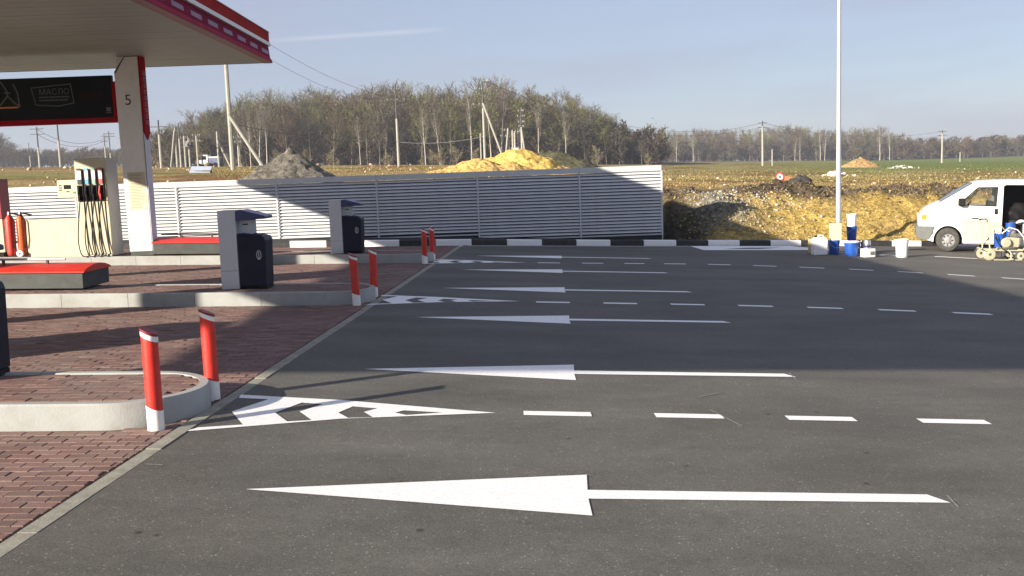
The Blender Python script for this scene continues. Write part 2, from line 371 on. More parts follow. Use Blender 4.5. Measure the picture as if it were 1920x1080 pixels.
# ================================================================== TERRAIN
def build_terrain():
    xs = list(np.arange(4.5, 24, .14)) + list(np.arange(-22, 4.5, .5))
    s, x = .6, 24.2
    while x < 3000: xs.append(x); s *= 1.09; x += s
    s, x = .6, -22.6
    while x > -3000: xs.append(x); s *= 1.09; x -= s
    xs = sorted(xs)
    ys = [-300, -120, -60, -30, -10, 0, 10, 20, 25, 27, 28, 28.6, 29] + list(np.arange(29.2, 37, .13))
    s, y = .2, 37.2
    while y < 4500: ys.append(y); s *= 1.06; y += s
    nx, ny = len(xs), len(ys); v = np.zeros((nx*ny, 3)); c = np.zeros((nx*ny, 3)); i = 0
    clay = np.array((.42, .30, .09)); clay2 = np.array((.25, .185, .095)); soil = np.array((.105, .080, .052)); grass = np.array((.13, .17, .045)); straw = np.array((.30, .225, .10)); grey = np.array((.17, .17, .15)); dark = np.array((.05, .045, .03)); loam = np.array((.25, .145, .06))
    for y in ys:
        for x in xs:
            z = terr(x, y); v[i] = (x, y, z)
            bs = bank_start(x); d = y-bs
            n1 = fbm(x, y, .5, 4); n2 = fbm(x+40, y, 1.7, 4); n3 = fbm(x, y*2.5, .11, 4)
            if y < 60 and abs(x) < 60:
                fc = clay*(1+.25*n2)*(1-.5*max(0, n1)) + clay2*.5*max(0, n1)
                t = sm((d-3.0+n1*.7)/1.2); fc = fc*(1-t)+soil*(1+.5*n2)*t
                t = sm((d-5.8+n1)/1.5); fc = fc*(1-t)+(straw*.85*(1+.3*n3))*t
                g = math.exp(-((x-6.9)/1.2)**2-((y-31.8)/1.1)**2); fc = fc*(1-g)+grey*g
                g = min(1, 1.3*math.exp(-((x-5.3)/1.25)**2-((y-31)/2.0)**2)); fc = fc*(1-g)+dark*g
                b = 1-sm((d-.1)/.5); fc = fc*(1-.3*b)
            else: fc = straw*.85*(1+.3*n3)
            if y > 36:
                t = sm((n3+.12)*3.0); far = straw*(1-t)+loam*t*.75
                right = sm((y-48)/70)*sm((x/y-.12)/.3)
                gt = max(sm((fbm(x+7, y*2, .06, 3)-.0)*2.5)*.5, right*.95)
                far = far*(1-gt)+grass*gt
                k = sm((y-36)/6); fc = fc*(1-k)+far*k if y < 60 else far
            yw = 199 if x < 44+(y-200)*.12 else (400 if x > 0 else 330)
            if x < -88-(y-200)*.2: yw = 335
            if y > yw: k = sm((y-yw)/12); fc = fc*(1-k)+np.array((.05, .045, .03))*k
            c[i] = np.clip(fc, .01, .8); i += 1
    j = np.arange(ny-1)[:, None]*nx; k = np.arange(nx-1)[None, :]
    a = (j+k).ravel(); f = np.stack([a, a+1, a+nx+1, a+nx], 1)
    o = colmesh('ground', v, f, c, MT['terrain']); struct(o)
build_terrain()

# ================================================================== ASPHALT, PAVING
def sheet(name, x0f, x1f, y0, y1f, zf, m, nx=16, ny=24):
    v, f = [], []
    for i in range(nx+1):
        for j in range(ny+1):
            # iterate to find x,y
            yj = y0; x = 0
            for _ in range(3):
                x = x0f(yj)+(x1f(yj)-x0f(yj))*i/nx; yj = y0+(y1f(x)-y0)*j/ny
            v.append((x, yj, zf(x, yj)))
    for i in range(nx):
        for j in range(ny):
            a = i*(ny+1)+j; f.append((a, a+ny+1, a+ny+2, a+1))
    b = MB(); b.add(v, f); o = b.obj(name, m); struct(o); return o
road = sheet('asphalt', lambda y: xe(y)+.06, lambda y: 68, -60, lambda x: kb(x)-.001, ga, MT['asphalt'])
paving = sheet('paving', lambda y: -45, lambda y: xe(y)-.07, -20, lambda x: kb(x)-.001, lambda x, y: gz(x, y)-.008, MT['joint'])

ISL = [dict(y0=7.15, y1=8.42, xe=-2.55), dict(y0=14.35, y1=15.62, xe=-2.15), dict(y0=21.5, y1=22.77, xe=-1.78)]
ISX = -18.0
def isl_out(I, inset=0, n=14):
    r = (I['y1']-I['y0'])/2-inset; cy = (I['y0']+I['y1'])/2; cx = I['xe']-(I['y1']-I['y0'])/2
    return [(cx+r*math.cos(a), cy+r*math.sin(a)) for a in [math.pi*(k/n-.5) for k in range(n+1)]]
def in_isl(x, y, inset=0):
    for k, I in enumerate(ISL):
        r = (I['y1']-I['y0'])/2; cy = (I['y0']+I['y1'])/2; cx = I['xe']-r; rr = r-inset
        if (abs(y-cy) < rr and ISX < x < cx) or (x >= cx and (x-cx)**2+(y-cy)**2 < rr*rr): return k
    return -1
def itop(x, y): return gz(x, y)+.20
# flush border stones along the edge of the paving
for k in range(-6, 33):
    ya, yb = 1.0+k*.8-.0, 1.0+(k+1)*.8-.008
    if yb > kb(xe(yb))-.2: break
    pr = MB(); c = []
    for yy in (ya, yb):
        for dx in (-.045, .062): c.append((xe(yy)+dx, yy))
    h = .004+RND.uniform(-.003, .004)
    vs = [(x, y, gz(x, y)+h) for x, y in c]+[(x, y, gz(x, y)-.08) for x, y in c]
    pr.add(vs, [(0, 1, 3, 2), (4, 6, 7, 5), (0, 4, 5, 1), (2, 3, 7, 6), (0, 2, 6, 4), (1, 5, 7, 3)])
    pr.obj('border_stone', MT['border'], paving)
# pavers
def paver_cells():
    L, Wd = .20, .10
    j0 = int(4.2/Wd)
    for j in range(j0, int(27.2/Wd)):
        y = j*Wd+Wd/2
        xl = -.56*y-1.2
        off = (j % 2)*L/2
        i = math.floor(xl/L)
        while True:
            x = i*L+off; i += 1
            if x-.097 > xe(y)-.08: break
            yield x, y
single, rest = [], []
for x, y in paver_cells():
    w = min(.194, (xe(y)-.074-(x-.097)))
    if w < .02: continue
    if y > kb(x)-.1: continue
    k = in_isl(x, y, .10); k2 = in_isl(x, y, -.03)
    if k2 >= 0 and k < 0: continue
    z = (itop(x, y)-.006 if k >= 0 else gz(x, y))
    rest.append((x-.097, w, y, z, k))
def vis(q):
    u, v = pix((q[0]+.1, q[2], q[3])); return -30 < u < 1940 and v < 1110
cand = sorted([q for q in rest if q[4] < 0 and vis(q)], key=lambda q: q[2]*1.0+abs(q[0])*.15)[:300]
cs = set(cand)
rest = [q for q in rest if q not in cs]
pb = MB(); pb.add([(-.097, -.047, -.04), (.097, -.047, -.04), (.097, .047, -.04), (-.097, .047, -.04), (-.097, -.047, -.003), (.097, -.047, -.003), (.097, .047, -.003), (-.097, .047, -.003), (-.093, -.043, .001), (.093, -.043, .001), (.093, .043, .001), (-.093, .043, .001)],
       [(0, 1, 5, 4), (1, 2, 6, 5), (2, 3, 7, 6), (3, 0, 4, 7), (4, 5, 9, 8), (5, 6, 10, 9), (6, 7, 11, 10), (7, 4, 8, 11), (8, 9, 10, 11)])
pm = pb.mesh('paver', MT['paver'])
for (x, w, y, z, k) in cand:
    o = bpy.data.objects.new('paver', pm); COL.objects.link(o); o.parent = paving
    o.location = (x+w/2, y, z+RND.uniform(-.0025, .0025)); o.scale = (w/.194, 1, 1)
    o.rotation_euler = (RND.gauss(0, .008), math.atan(.027)+RND.gauss(0, .006), RND.gauss(0, .006))
pv, pf = [], []
def add_pavers(lst, name, parent):
    v, f = [], []
    for (x, w, y, z, k) in lst:
        o = len(v); h = z+RND.uniform(-.003, .003); tx, ty = RND.gauss(0, .008), RND.gauss(0, .010)
        for dx, dy in ((0, -.047), (w, -.047), (w, .047), (0, .047)):
            zz = h-.027*(dx-w/2)+tx*(dx-w/2)+ty*dy
            v.append((x+dx, y+dy, zz)); v.append((x+dx, y+dy, zz-.03))
        f += [(o, o+2, o+4, o+6), (o+1, o+3, o+2, o), (o+3, o+5, o+4, o+2), (o+5, o+7, o+6, o+4), (o+7, o+1, o, o+6)]
    b = MB(); b.add(v, f); me = bpy.data.meshes.new(name); me.from_pydata(b.v, [], b.f); me.materials.append(MT['pavers'])
    o = bpy.data.objects.new(name, me); COL.objects.link(o); o.parent = parent; o['kind'] = 'stuff'
add_pavers([q for q in rest if q[4] < 0], 'paver_field', paving)
# pump islands: kerb stones round a paved top
ISLN = ['nearest', 'middle', 'farthest']
islands = []
for k, I in enumerate(ISL):
    r = root('pump_island', (0, 0, 0)); islands.append(r)
    out = isl_out(I, 0, 28); inn = isl_out(I, .08, 28)
    # base fill
    poly = [(ISX, I['y0']+.07), *inn, (ISX, I['y1']-.07)]
    b = MB(); n = len(poly); b.add([(x, y, itop(x, y)-.02) for x, y in poly], [tuple(range(n))]); b.obj('bedding', MT['joint'], r)
    add_pavers([q for q in rest if q[4] == k], 'paver_field', r)
    # straight stones then arc stones
    segs = []
    x = out[0][0]
    while x > ISX: segs.append([((x-1.0+.006, I['y0']), (x-1.0+.006, I['y0']+.08)), ((x, I['y0']), (x, I['y0']+.08))]); segs.append([((x-1.0+.006, I['y1']-.08), (x-1.0+.006, I['y1'])), ((x, I['y1']-.08), (x, I['y1']))]); x -= 1.0
    for a in range(0, 28, 7): segs.append([(out[a+e], inn[a+e]) for e in range(8)])
    for st in segs:
        vs, fs = [], []
        for (o_, i_) in st:
            for (px, py), hh in ((o_, -.05), (o_, .185), ((o_[0]*.88+i_[0]*.12, o_[1]*.88+i_[1]*.12), .2), (i_, .2), (i_, -.05)): vs.append((px, py, gz(px, py)+hh))
        m = len(st)
        for q in range(m-1):
            for e in range(4): fs.append((q*5+e, q*5+e+1, q*5+5+e+1, q*5+5+e))
        fs += [(0, 1, 2, 3, 4), tuple((m-1)*5+e for e in (4, 3, 2, 1, 0))]
        b = MB(); b.add(vs, fs); b.obj('kerb_stone', MT['kerbgrey'], r, smooth=(len(st) > 2))

# back kerb, black and white stones
kr = root('kerb')
pts = []
xk = -17.4
while xk < 34:
    y = kb(xk); y2 = kb(xk+1.0); ln = math.hypot(1, y2-y); step = 1.02/ln
    pts.append(xk); xk += step
wphase = min(range(len(pts)), key=lambda i: abs(pts[i]-.49))
for i in range(len(pts)-1):
    xa, xb = pts[i], pts[i+1]; ya, yb = kb(xa), kb(xb); d = Vector((xb-xa, yb-ya, 0)).normalized(); nn = Vector((-d.y, d.x, 0))
    a = Vector((xa, ya, gz(xa, ya))); b_ = Vector((xb, yb, gz(xb, yb)))-d*.01
    vs = []
    for p in (a, b_):
        for off, h in ((0, -.08), (0, .15), (.025, .17), (.15, .17), (.15, -.08)): vs.append(p+nn*off+Vector((0, 0, h)))
    b = MB(); b.add(vs, [(0, 5, 6, 1), (1, 6, 7, 2), (2, 7, 8, 3), (3, 8, 9, 4), (4, 9, 5, 0), (0, 1, 2, 3, 4), (9, 8, 7, 6, 5)])
    b.obj('kerb_stone', MT['kerbblack'] if (i-wphase) % 2 == 0 else MT['kerbwhite'], kr)

# ================================================================== ROAD MARKINGS (parts of the asphalt)
def decal(name, loops, label=None, h=.005, m=None):
    l3 = [[Vector((p[0], p[1], 0)) for p in lp] for lp in loops]
    flat = [p for lp in l3 for p in lp]
    tris = tessellate_polygon(l3)
    b = MB(); n = len(flat)
    top = [(p.x, p.y, ga(p.x, p.y)+h) for p in flat]
    b.add(top, [tuple(t) for t in tris])
    me = bpy.data.meshes.new(name); me.from_pydata(b.v, [], b.f)
    bm = bmesh.new(); bm.from_mesh(me)
    for f in bm.faces:
        f.normal_update()
        if f.normal.z < 0: f.normal_flip()
    bm.to_mesh(me); bm.free(); me.materials.append(m or MT['paint'])
    o = bpy.data.objects.new(name, me); COL.objects.link(o); o.parent = road
    if label: o['label'] = label
    return o
ARR = [(.43, 5.77), (.60, 9.52), (.78, 13.13), (.92, 16.65), (1.07, 20.02), (1.25, 23.6)]
for i, (x, y) in enumerate(ARR):
    s = .010
    decal('painted_arrow', [[(x-2.12-.02*i*0, y-.01), (x-.01, y-.385), (x-.008, y-.09), (x+2.22, y-.075+s), (x+2.14, y+.075+s), (x, y+.075), (x+.02, y+.385)]],
          ['nearest straight white arrow', 'white arrow just beyond the first hatched wedge', None, None, None, 'farthest white arrow'][i])
def dash(xa, ya, xb, yb, w=.14):
    decal('lane_dash', [[(xa, ya-w/2), (xb, yb-w/2), (xb, yb+w/2), (xa, ya+w/2)]])
for k in range(6): dash(.06+1.09*k, 7.80-.006*k*k, .62+1.09*k, 7.79-.006*k*k)
def cur(x, a, y0): return y0-a*max(0, x-2.5)**2
for k in range(9): xa = .37+1.057*k; dash(xa, cur(xa, .026, 14.95), xa+.53, cur(xa+.53, .026, 14.95))
R3 = [(.61, 21.92), (1.63, 22.0), (2.62, 22.1), (3.55, 22.2), (4.58, 22.25), (5.6, 22.13), (6.6, 21.88), (7.64, 21.6), (8.58, 21.2), (9.47, 20.7), (10.36, 20.15), (11.2, 19.6), (12.05, 19.0)]
for i in range(12):
    (xa, ya), (xb, yb) = R3[i], R3[i+1]; dash(xa, ya, xa+(xb-xa)*.5, ya+(yb-ya)*.5)
def zz(a, b): return 320+a/2.4, 660+b/2.4
W1o = [(930, 775), (640, 786), (345, 810), (372, 802.5), zz(325, 329), zz(275, 270), zz(440, 215), (448, 747), (452, 741), (640, 751)]
W1h = [[zz(590, 230), zz(685, 237), zz(580, 270), zz(635, 309), zz(525, 315), zz(470, 275)],
       [zz(820, 247), zz(930, 256), zz(870, 272), zz(910, 296), zz(800, 299), zz(755, 275)],
       [zz(1050, 265), zz(1225, 275), zz(1060, 286), zz(1010, 275)]]
gl = lambda L: [(G(*p).x, G(*p).y) for p in L]
for dx, dy, lab in ((0, 0, 'nearest hatched white wedge'), (.29, 7.22, 'middle hatched white wedge'), (.54, 14.12, 'farthest hatched white wedge')):
    decal('hatched_wedge', [[(a+dx, b+dy) for a, b in gl(W1o)]]+[[(a+dx, b+dy) for a, b in gl(h)] for h in W1h], lab)
# edge line by the kerb and hatched patch
ln = []
for x in np.arange(-1.2, 5.4, .5): ln.append((x, kb(x)-.22))
decal('edge_line', [[(x, y-.05) for x, y in ln]+[(x, y+.05) for x, y in reversed(ln)]])
hp = [(5.3, kb(5.3)-.12), (8.5, kb(8.5)-.12), (9.3, 27.7), (8.6, 27.5), (5.4, 26.75)]
decal('hatched_patch', [hp, [(6.0, 27.25), (6.9, 28.0), (8.0, 28.3), (7.2, 27.6)]])
MT['faint'] = mat('faint_chalk', (.20, .20, .19), .9, var=.3, scale=20)
for a, b_ in (((272, 871), (306, 873)), ((1310, 745), (1352, 737)), ((1330, 768), (1392, 800)), ((1480, 700), (1492, 712)), ((1776, 930), (1797, 952)), ((1560, 640), (1640, 648))):
    p, q = G(*a), G(*b_); d = (q-p).normalized(); nn = Vector((-d.y, d.x, 0))*.007
    decal('scuff_line', [[((p-nn).x, (p-nn).y), ((q-nn).x, (q-nn).y), ((q+nn).x, (q+nn).y), ((p+nn).x, (p+nn).y)]], m=MT['faint'])
decal('paint_spill', [[(10.0, 26.0), (10.5, 25.9), (10.6, 26.05), (10.1, 26.15)]])
decal('fresh_stripe', [[(11.4, 25.75), (13.6, 24.55), (13.7, 24.68), (11.5, 25.9)]])

# ================================================================== BOLLARDS
BH = 1.05
bol = thing('bollard', 'leftmost and nearest red and white bollard, chipped white band at top', 'bollard', group='red and white bollards at the island ends')
R_ = .062
def slantcyl(z0a, z0b, z1a, z1b, r, n=20):
    # bottom / top heights vary with x: a at -x, b at +x
    b = MB(); vs = []
    for (a, c) in ((z0a, z0b), (z1a, z1b)):
        for k in range(n):
            w = 2*math.pi*k/n; t = (math.cos(w)+1)/2; vs.append((r*math.cos(w), r*math.sin(w), a*(1-t)+c*t))
    b.add(vs, [(k, (k+1) % n, n+(k+1) % n, n+k) for k in range(n)]+[tuple(range(n-1, -1, -1)), tuple(range(n, 2*n))])
    return b
slantcyl(-.04, -.04, .19, .14, R_).obj('foot', MT['whitepaint'], bol, smooth=True)
slantcyl(.19, .14, .70, .64, R_-.0015).obj('post', MT['redpaint'], bol, smooth=True)
slantcyl(.70, .64, .735, .68, R_+.001).obj('band', MT['whitepaint'], bol, smooth=True)
slantcyl(.735, .68, .755, .70, R_+.004).obj('cap', MT['darkred'], bol, smooth=True)
BP = [(-2.74, 7.14), (-2.62, 8.16), (-2.34, 14.32), (-2.22, 15.34), (-1.92, 21.31), (-1.81, 22.18)]
BL = [None, 'red and white bollard at the back corner of the nearest island end', 'red and white bollard at the front corner of the middle island end', 'red and white bollard at the back corner of the middle island end', 'front one of the far pair of red bollards on the farthest island end', 'back one of the far pair of red bollards on the farthest island end']
for i, (x, y) in enumerate(BP):
    o = bol if i == 0 else dup(bol, (0, 0, 0), BL[i], rotz=[0, .25, -.2, .1, .3, -.1][i])
    o.location = (x, y, gz(x, y)); o.scale.z = BH
    o.rotation_euler.x = RND.gauss(0, .008); o.rotation_euler.y = RND.gauss(0, .012)

# ================================================================== SERVICE BINS
bn = thing('service_bin', 'tall grey litter bin with navy box on the middle island', 'litter bin', group='grey and navy bins on the pump islands')
MB().box(0, .28, 0, .46, 0, 1.22).obj('panel', MT['binpanel'], bn, bevel=.008)
MB().box(.003, .277, -.003, -.0005, .285, .291).obj('seam', MT['greyside'], bn)
MB().box(.283, .48, .14, .44, .78, 1.10).obj('neck', MT['binpanel'], bn)
MB().box(.35, .43, .132, .139, .985, 1.005).obj('slot', MT['black'], bn)
b = MB(); b.prism([(.283, 1.21), (.36, 1.225), (.74, 1.12), (.74, 1.075), (.283, 1.06)], -.01, .47); b.obj('hood', MT['navylid'], bn, bevel=.012)
# box: open top, walls
b = MB(); b.prism([(.284, .03), (.70, .03), (.72, .74), (.70, .80), (.284, .86)], -.01, .47); b.obj('bin_box', MT['navy'], bn, bevel=.02)
b = MB(); b.add([(.36, .04, .862), (.66, .04, .815), (.66, .38, .815), (.36, .38, .862)], [(0, 1, 2, 3)]); b.add([(.36, .04, .842), (.66, .04, .795), (.66, .38, .795), (.36, .38, .842)], [(0, 1, 2, 3)])
rim_ = MB()
for (p, q) in (((.36, .04, .858), (.66, .04, .811)), ((.66, .04, .811), (.66, .38, .811)), ((.66, .38, .811), (.36, .38, .858)), ((.36, .38, .858), (.36, .04, .858))): rim_.tube([p, q], .009, 6)
rim_.obj('rim', MT['navylid'], bn, smooth=True)
b.obj('opening', MT['black'], bn)
lg = MB()
for a in range(0, 360, 30):
    w = math.radians(a); w2 = math.radians(a+30)
    lg.tube([(.61+.035*math.cos(w), -.013, .52+.07*math.sin(w)), (.61+.035*math.cos(w2), -.013, .52+.07*math.sin(w2))], .006, 5)
lg.tube([(.61, -.013, .45), (.61, -.013, .57)], .007, 5); lg.tube([(.59, -.013, .47), (.63, -.013, .47)], .006, 5)
lg.obj('emblem', MT['binpanel'], bn)
MB().box(0, .70, .02, .44, -.02, .03).obj('base', MT['black'], bn)
for i, (x, y, lab) in enumerate(((-4.50, 14.82, None), (-4.10, 21.9, 'tall grey litter bin with navy box on the farthest island'), (-5.20, 8.0, 'navy litter bin at the left edge of the picture on the nearest island'))):
    o = bn if i == 0 else dup(bn, (0, 0, 0), lab)
    o.location = (x, y, itop(x+.3, y))

# ================================================================== SAND BOXES
sb = thing('sand_box', 'long dark box with red lid at the left edge on the middle island', 'storage box', group='dark boxes with red lids')
MB().box(-1.95, 0, 0, .98, 0, .30).obj('box_body', MT['darkgreen'], sb, bevel=.01)
prof = [(-.03, .29), (-.03, .315), (.12, .37), (.34, .41), (.55, .42), (.78, .39), (.98, .33), (1.01, .30)]
b = MB(); b.prism([(p[0], p[1]) for p in prof], -1.98, .03, axis='x'); b.obj('lid', MT['redlid'], sb)
b = MB(); b.tube([(-1.9, .42, .50), (-.45, .42, .50)], .022, 8); b.obj('rail', MT['galv'], sb, smooth=True)
for x in (-1.45, -.75): MB().box(x, x+.03, .40, .44, .40, .49).obj('bracket', MT['poled'], sb)
sb.scale.z = .86; sb.location = (-6.66, 14.86, itop(-7.5, 15)); sb.rotation_euler.y = .027
o = dup(sb, (-6.15, 21.75, itop(-7, 21.8)), 'dark box with red lid between the numbered column and the bins')
for q in bpy.data.objects:
    if q.parent == o and q.name.startswith('rail'): q.data = q.data.copy(); q.data.materials.clear(); q.data.materials.append(MT['poled'])

# ================================================================== FUEL DISPENSERS
dp = thing('fuel_dispenser', 'cream fuel dispenser with four hoses beside the numbered column', 'fuel pump', group='fuel dispensers on the islands')
MB().box(0, .70, .012, .62, 0, 2.19).obj('column', MT['creamside'], dp, bevel=.01)
MB().box(.004, .696, -.012, .012, .05, 2.18).obj('front_panel', MT['cream'], dp)
MB().box(-1.22, -.004, .03, .60, 0, .87).obj('cabinet', MT['cream'], dp, bevel=.012)
hd = MB().box(-.47, -.02, .10, .36, 1.33, 1.73).obj('display_head', MT['cream'], dp, bevel=.012)
MB().box(-.32, -.17, .088, .099, 1.53, 1.62).obj('screen', MT['board'], hd)
MB().box(-.27, -.21, .09, .099, 1.46, 1.48).obj('button', MT['board'], hd)
for i in range(3):
    for j in range(2): MB().box(-.43+.035*j, -.41+.035*j, .09, .099, 1.50+.05*i, 1.52+.05*i).obj('button', MT['board'], hd)
MB().box(-.12, -.07, .09, .099, 1.42, 1.47).obj('button', mat('green_key', (.10, .25, .10), .5), hd)
fc_ = [mat('tag_dark', (.03, .03, .05), .5), mat('tag_blue', (.10, .35, .75), .5), mat('tag_green', (.25, .42, .32), .5), mat('tag_red', (.75, .10, .10), .5)]
fp = mat('tag_pale', (.72, .76, .80), .5)
for i in range(4):
    x = .10+.155*i
    MB().box(x-.055, x+.035, -.022, -.013, 1.62, 1.92).obj('grade_plate', fp, dp)
    MB().box(x-.055, x+.035, -.026, -.0225, 1.93, 1.975).obj('grade_label', fc_[i], dp)
    MB().box(x-.055, x+.035, -.026, -.0225, 1.62, 1.73).obj('grade_label', fc_[i], dp)
    MB().box(x-.065, x+.05, -.05, -.013, 1.24, 1.60).obj('nozzle_boot', MT['black'], dp, bevel=.01)
    b = MB(); b.tube([(x-.01, -.06, 1.27), (x-.02, -.09, 1.42), (x-.005, -.07, 1.58)], [.02, .026, .017], 8)
    b.tube([(x-.02, -.09, 1.42), (x+.02, -.13, 1.36), (x, -.10, 1.28)], .009, 6); b.obj('nozzle', MT['redpaint'] if i == 3 else MT['black'], dp, smooth=True)
    MB().box(x+.056, x+.076, -.03, -.013, 1.24, 1.96).obj('hose_track', MT['black'], dp)
    b = MB(); xr = x+.07
    loop = [(xr, -.04, 1.95), (xr+.005, -.06, 1.25), (xr+.02, -.08, .7), (xr+.035, -.10, .25), (xr+.045, -.12, .04), (xr-.06, -.16, .02), (x-.05, -.17, .12), (x-.085, -.15, .4), (x-.06, -.11, .8), (x-.01, -.07, 1.25)]
    # smooth the loop
    P = [Vector(p) for p in loop]; path = []
    for a in range(len(P)-1):
        p0, p1, p2, p3 = P[max(a-1, 0)], P[a], P[a+1], P[min(a+2, len(P)-1)]
        for t in (0, .25, .5, .75): path.append(.5*((2*p1)+(p2-p0)*t+(2*p0-5*p1+4*p2-p3)*t*t+(3*p1-p0-3*p2+p3)*t**3))
    path.append(P[-1]); b.tube(path, .0125, 6); b.obj('hose', MT['black'], dp, smooth=True)
dp.location = (-9.66, 21.62, itop(-9.3, 21.7))
dup(dp, (-10.0, 14.5, itop(-9.9, 14.6)), 'fuel dispenser on the middle island left of the dark box')
dup(dp, (-10.6, 7.3, itop(-10.2, 7.4)), 'fuel dispenser on the nearest island beyond the left edge')

# fire extinguishers
for i, (x, lab) in enumerate(((-11.22, 'left one of two large red extinguisher cylinders beside the cream dispenser'), (-11.0, 'right one of two large orange red extinguisher cylinders, wheel at its foot'))):
    e = thing('fire_extinguisher', lab, 'fire extinguisher', (x, 21.62+.06*i, itop(x, 21.6)), group='wheeled extinguishers by the pump')
    m = MT['redpaint'] if i == 0 else mat('extinguisher_orange', (.62, .10, .015), .4)
    MB().lathe([(.075, .03), (.098, .06), (.10, .1), (.10, .80), (.085, .87), (.04, .92), (.035, .95)], 18).obj('cylinder', m, e, smooth=True)
    MB().lathe([(.03, .94), (.03, 1.0), (.015, 1.02)], 10).obj('valve', MT['steel'], e, smooth=True)
    b = MB(); b.tube([(0, 0, .99), (.12, -.02, .97), (.26, 0, .93)], .02, 8); b.obj('handle', MT['black'], e, smooth=True)
    b = MB(); b.tube([(.03, -.02, .97), (.14, -.06, .8), (.13, -.07, .4), (.09, -.07, .2)], .012, 6); b.obj('hose', MT['black'], e, smooth=True)
    if i == 1:
        w = MB().lathe([(.02, -.02), (.05, -.02), (.075, -.01), (.075, .03), (.05, .04), (.02, .04)], 18, c=(-.02, -.12, .08), axis='y').obj('wheel', MT['whiteplastic'], e, smooth=True)
        MB().lathe([(.02, -.03), (.02, .045)], 8, c=(-.02, -.12, .08), axis='y').obj('hub', MT['poled'], w)
cb_ = thing('equipment_cabinet', 'cream cabinet with red upper edge cut by the left picture edge', 'cabinet', (-11.42, 21.7, itop(-11.4, 21.7)))
MB().box(-.8, 0, 0, .4, .1, .85).obj('cabinet_body', MT['cream'], cb_, bevel=.01)
MB().box(-.8, .0, 0, .4, .853, 1.75).obj('cabinet_top', MT['darkred'], cb_, bevel=.01)
MB().box(-.75, -.05, .03, .37, 0, .1).obj('plinth', MT['black'], cb_)

# ================================================================== CANOPY
CX0, CX1, CY0, CY1 = -15.1, -5.68, .3, 23.85; CZ0 = CZ+2.97; CZ1 = CZ+3.67
cn = thing('station_canopy', 'filling station canopy roof with crimson and white fascia', 'canopy', (CX1, CY1, CZ0))
def rel(b, o): b.v = [(p[0]-o[0], p[1]-o[1], p[2]-o[2]) for p in b.v]; return b
O = (CX1, CY1, CZ0)
rel(MB().box(CX0, CX1-.12, CY0, CY1-.03, CZ0+.035, CZ1-.05), O).obj('roof_slab', MT['soffit2'], cn)
st = .36; n = int((CY1-CY0-.06)/st)
sm_ = MB().box(0, CX1-.14-CX0, 0, st-.016, 0, .03).mesh('soffit_strip', MT['soffit'])
for i in range(n):
    o = bpy.data.objects.new('soffit_strip', sm_); COL.objects.link(o); o.parent = cn; o.location = (CX0-O[0], CY0+.02+i*st-O[1], RND.uniform(0, .002))
# right fascia section (looking along y), x outwards from CX1
def fascia(prof, name, m, y0=CY0, y1=CY1): return rel(MB().prism([(CX1+a, CZ0+z) for a, z in prof], y0, y1), O).obj(name, m, cn)
fascia([(-.14, -.005), (.045, -.005), (.05, .03), (-.10, .035)], 'fascia_lip', MT['darkred'])
fascia([(.052, .012), (.052, .03), (.0, .13), (-.09, .13), (-.09, .038)], 'fascia_cove', MT['crimsonlip'])
fascia([(-.002, .133), (-.03, .39), (-.09, .39), (-.09, .133)], 'fascia_panel', MT['crimson'])
fascia([(-.10, .393), (.03, .393), (.03, .475), (-.10, .475)], 'white_strip', MT['whitepaint'])
fascia([(-.10, .478), (.0, .478), (.0, .72), (-.10, .72)], 'top_band', MT['fasciared'])
fascia([(-.12, .722), (.012, .722), (.012, .745), (-.12, .745)], 'cap_strip', MT['darkred'])
pm_ = MB().prism([(.0, -.075), (-.018, .075), (.004-.018, .075), (.006, -.075)], 0, .62).mesh('pale_block', MT['palepink'])  # thin pale pink blocks, evenly spaced along the crimson band
for k in range(23):
    o = bpy.data.objects.new('pale_block', pm_); COL.objects.link(o); o.parent = cn; o.location = (-.012, CY0+.4+1.02*k-O[1], .265)
for nm, m, a, c in (('back_edge', MT['whitepaint'], CY1-.028, CY1), ('front_edge', MT['fasciared'], CY0-.03, CY0)):
    rel(MB().box(CX0, CX1-.105, a, c, CZ0, CZ1), O).obj(nm, m, cn)
rel(MB().box(CX0-.03, CX0-.003, CY0, CY1, CZ0, CZ1), O).obj('left_edge', MT['fasciared'], cn)
for (x, y) in ((-10.2, 17.5), (-12.6, 22.4), (-9.2, 13.0), (-13, 17.5)):
    rel(MB().lathe([(.21, .008), (.22, .02), (.22, .03)], 20, c=(x, y, CZ0-.014)), O).obj('recessed_lamp', MT['soffit2'], cn)

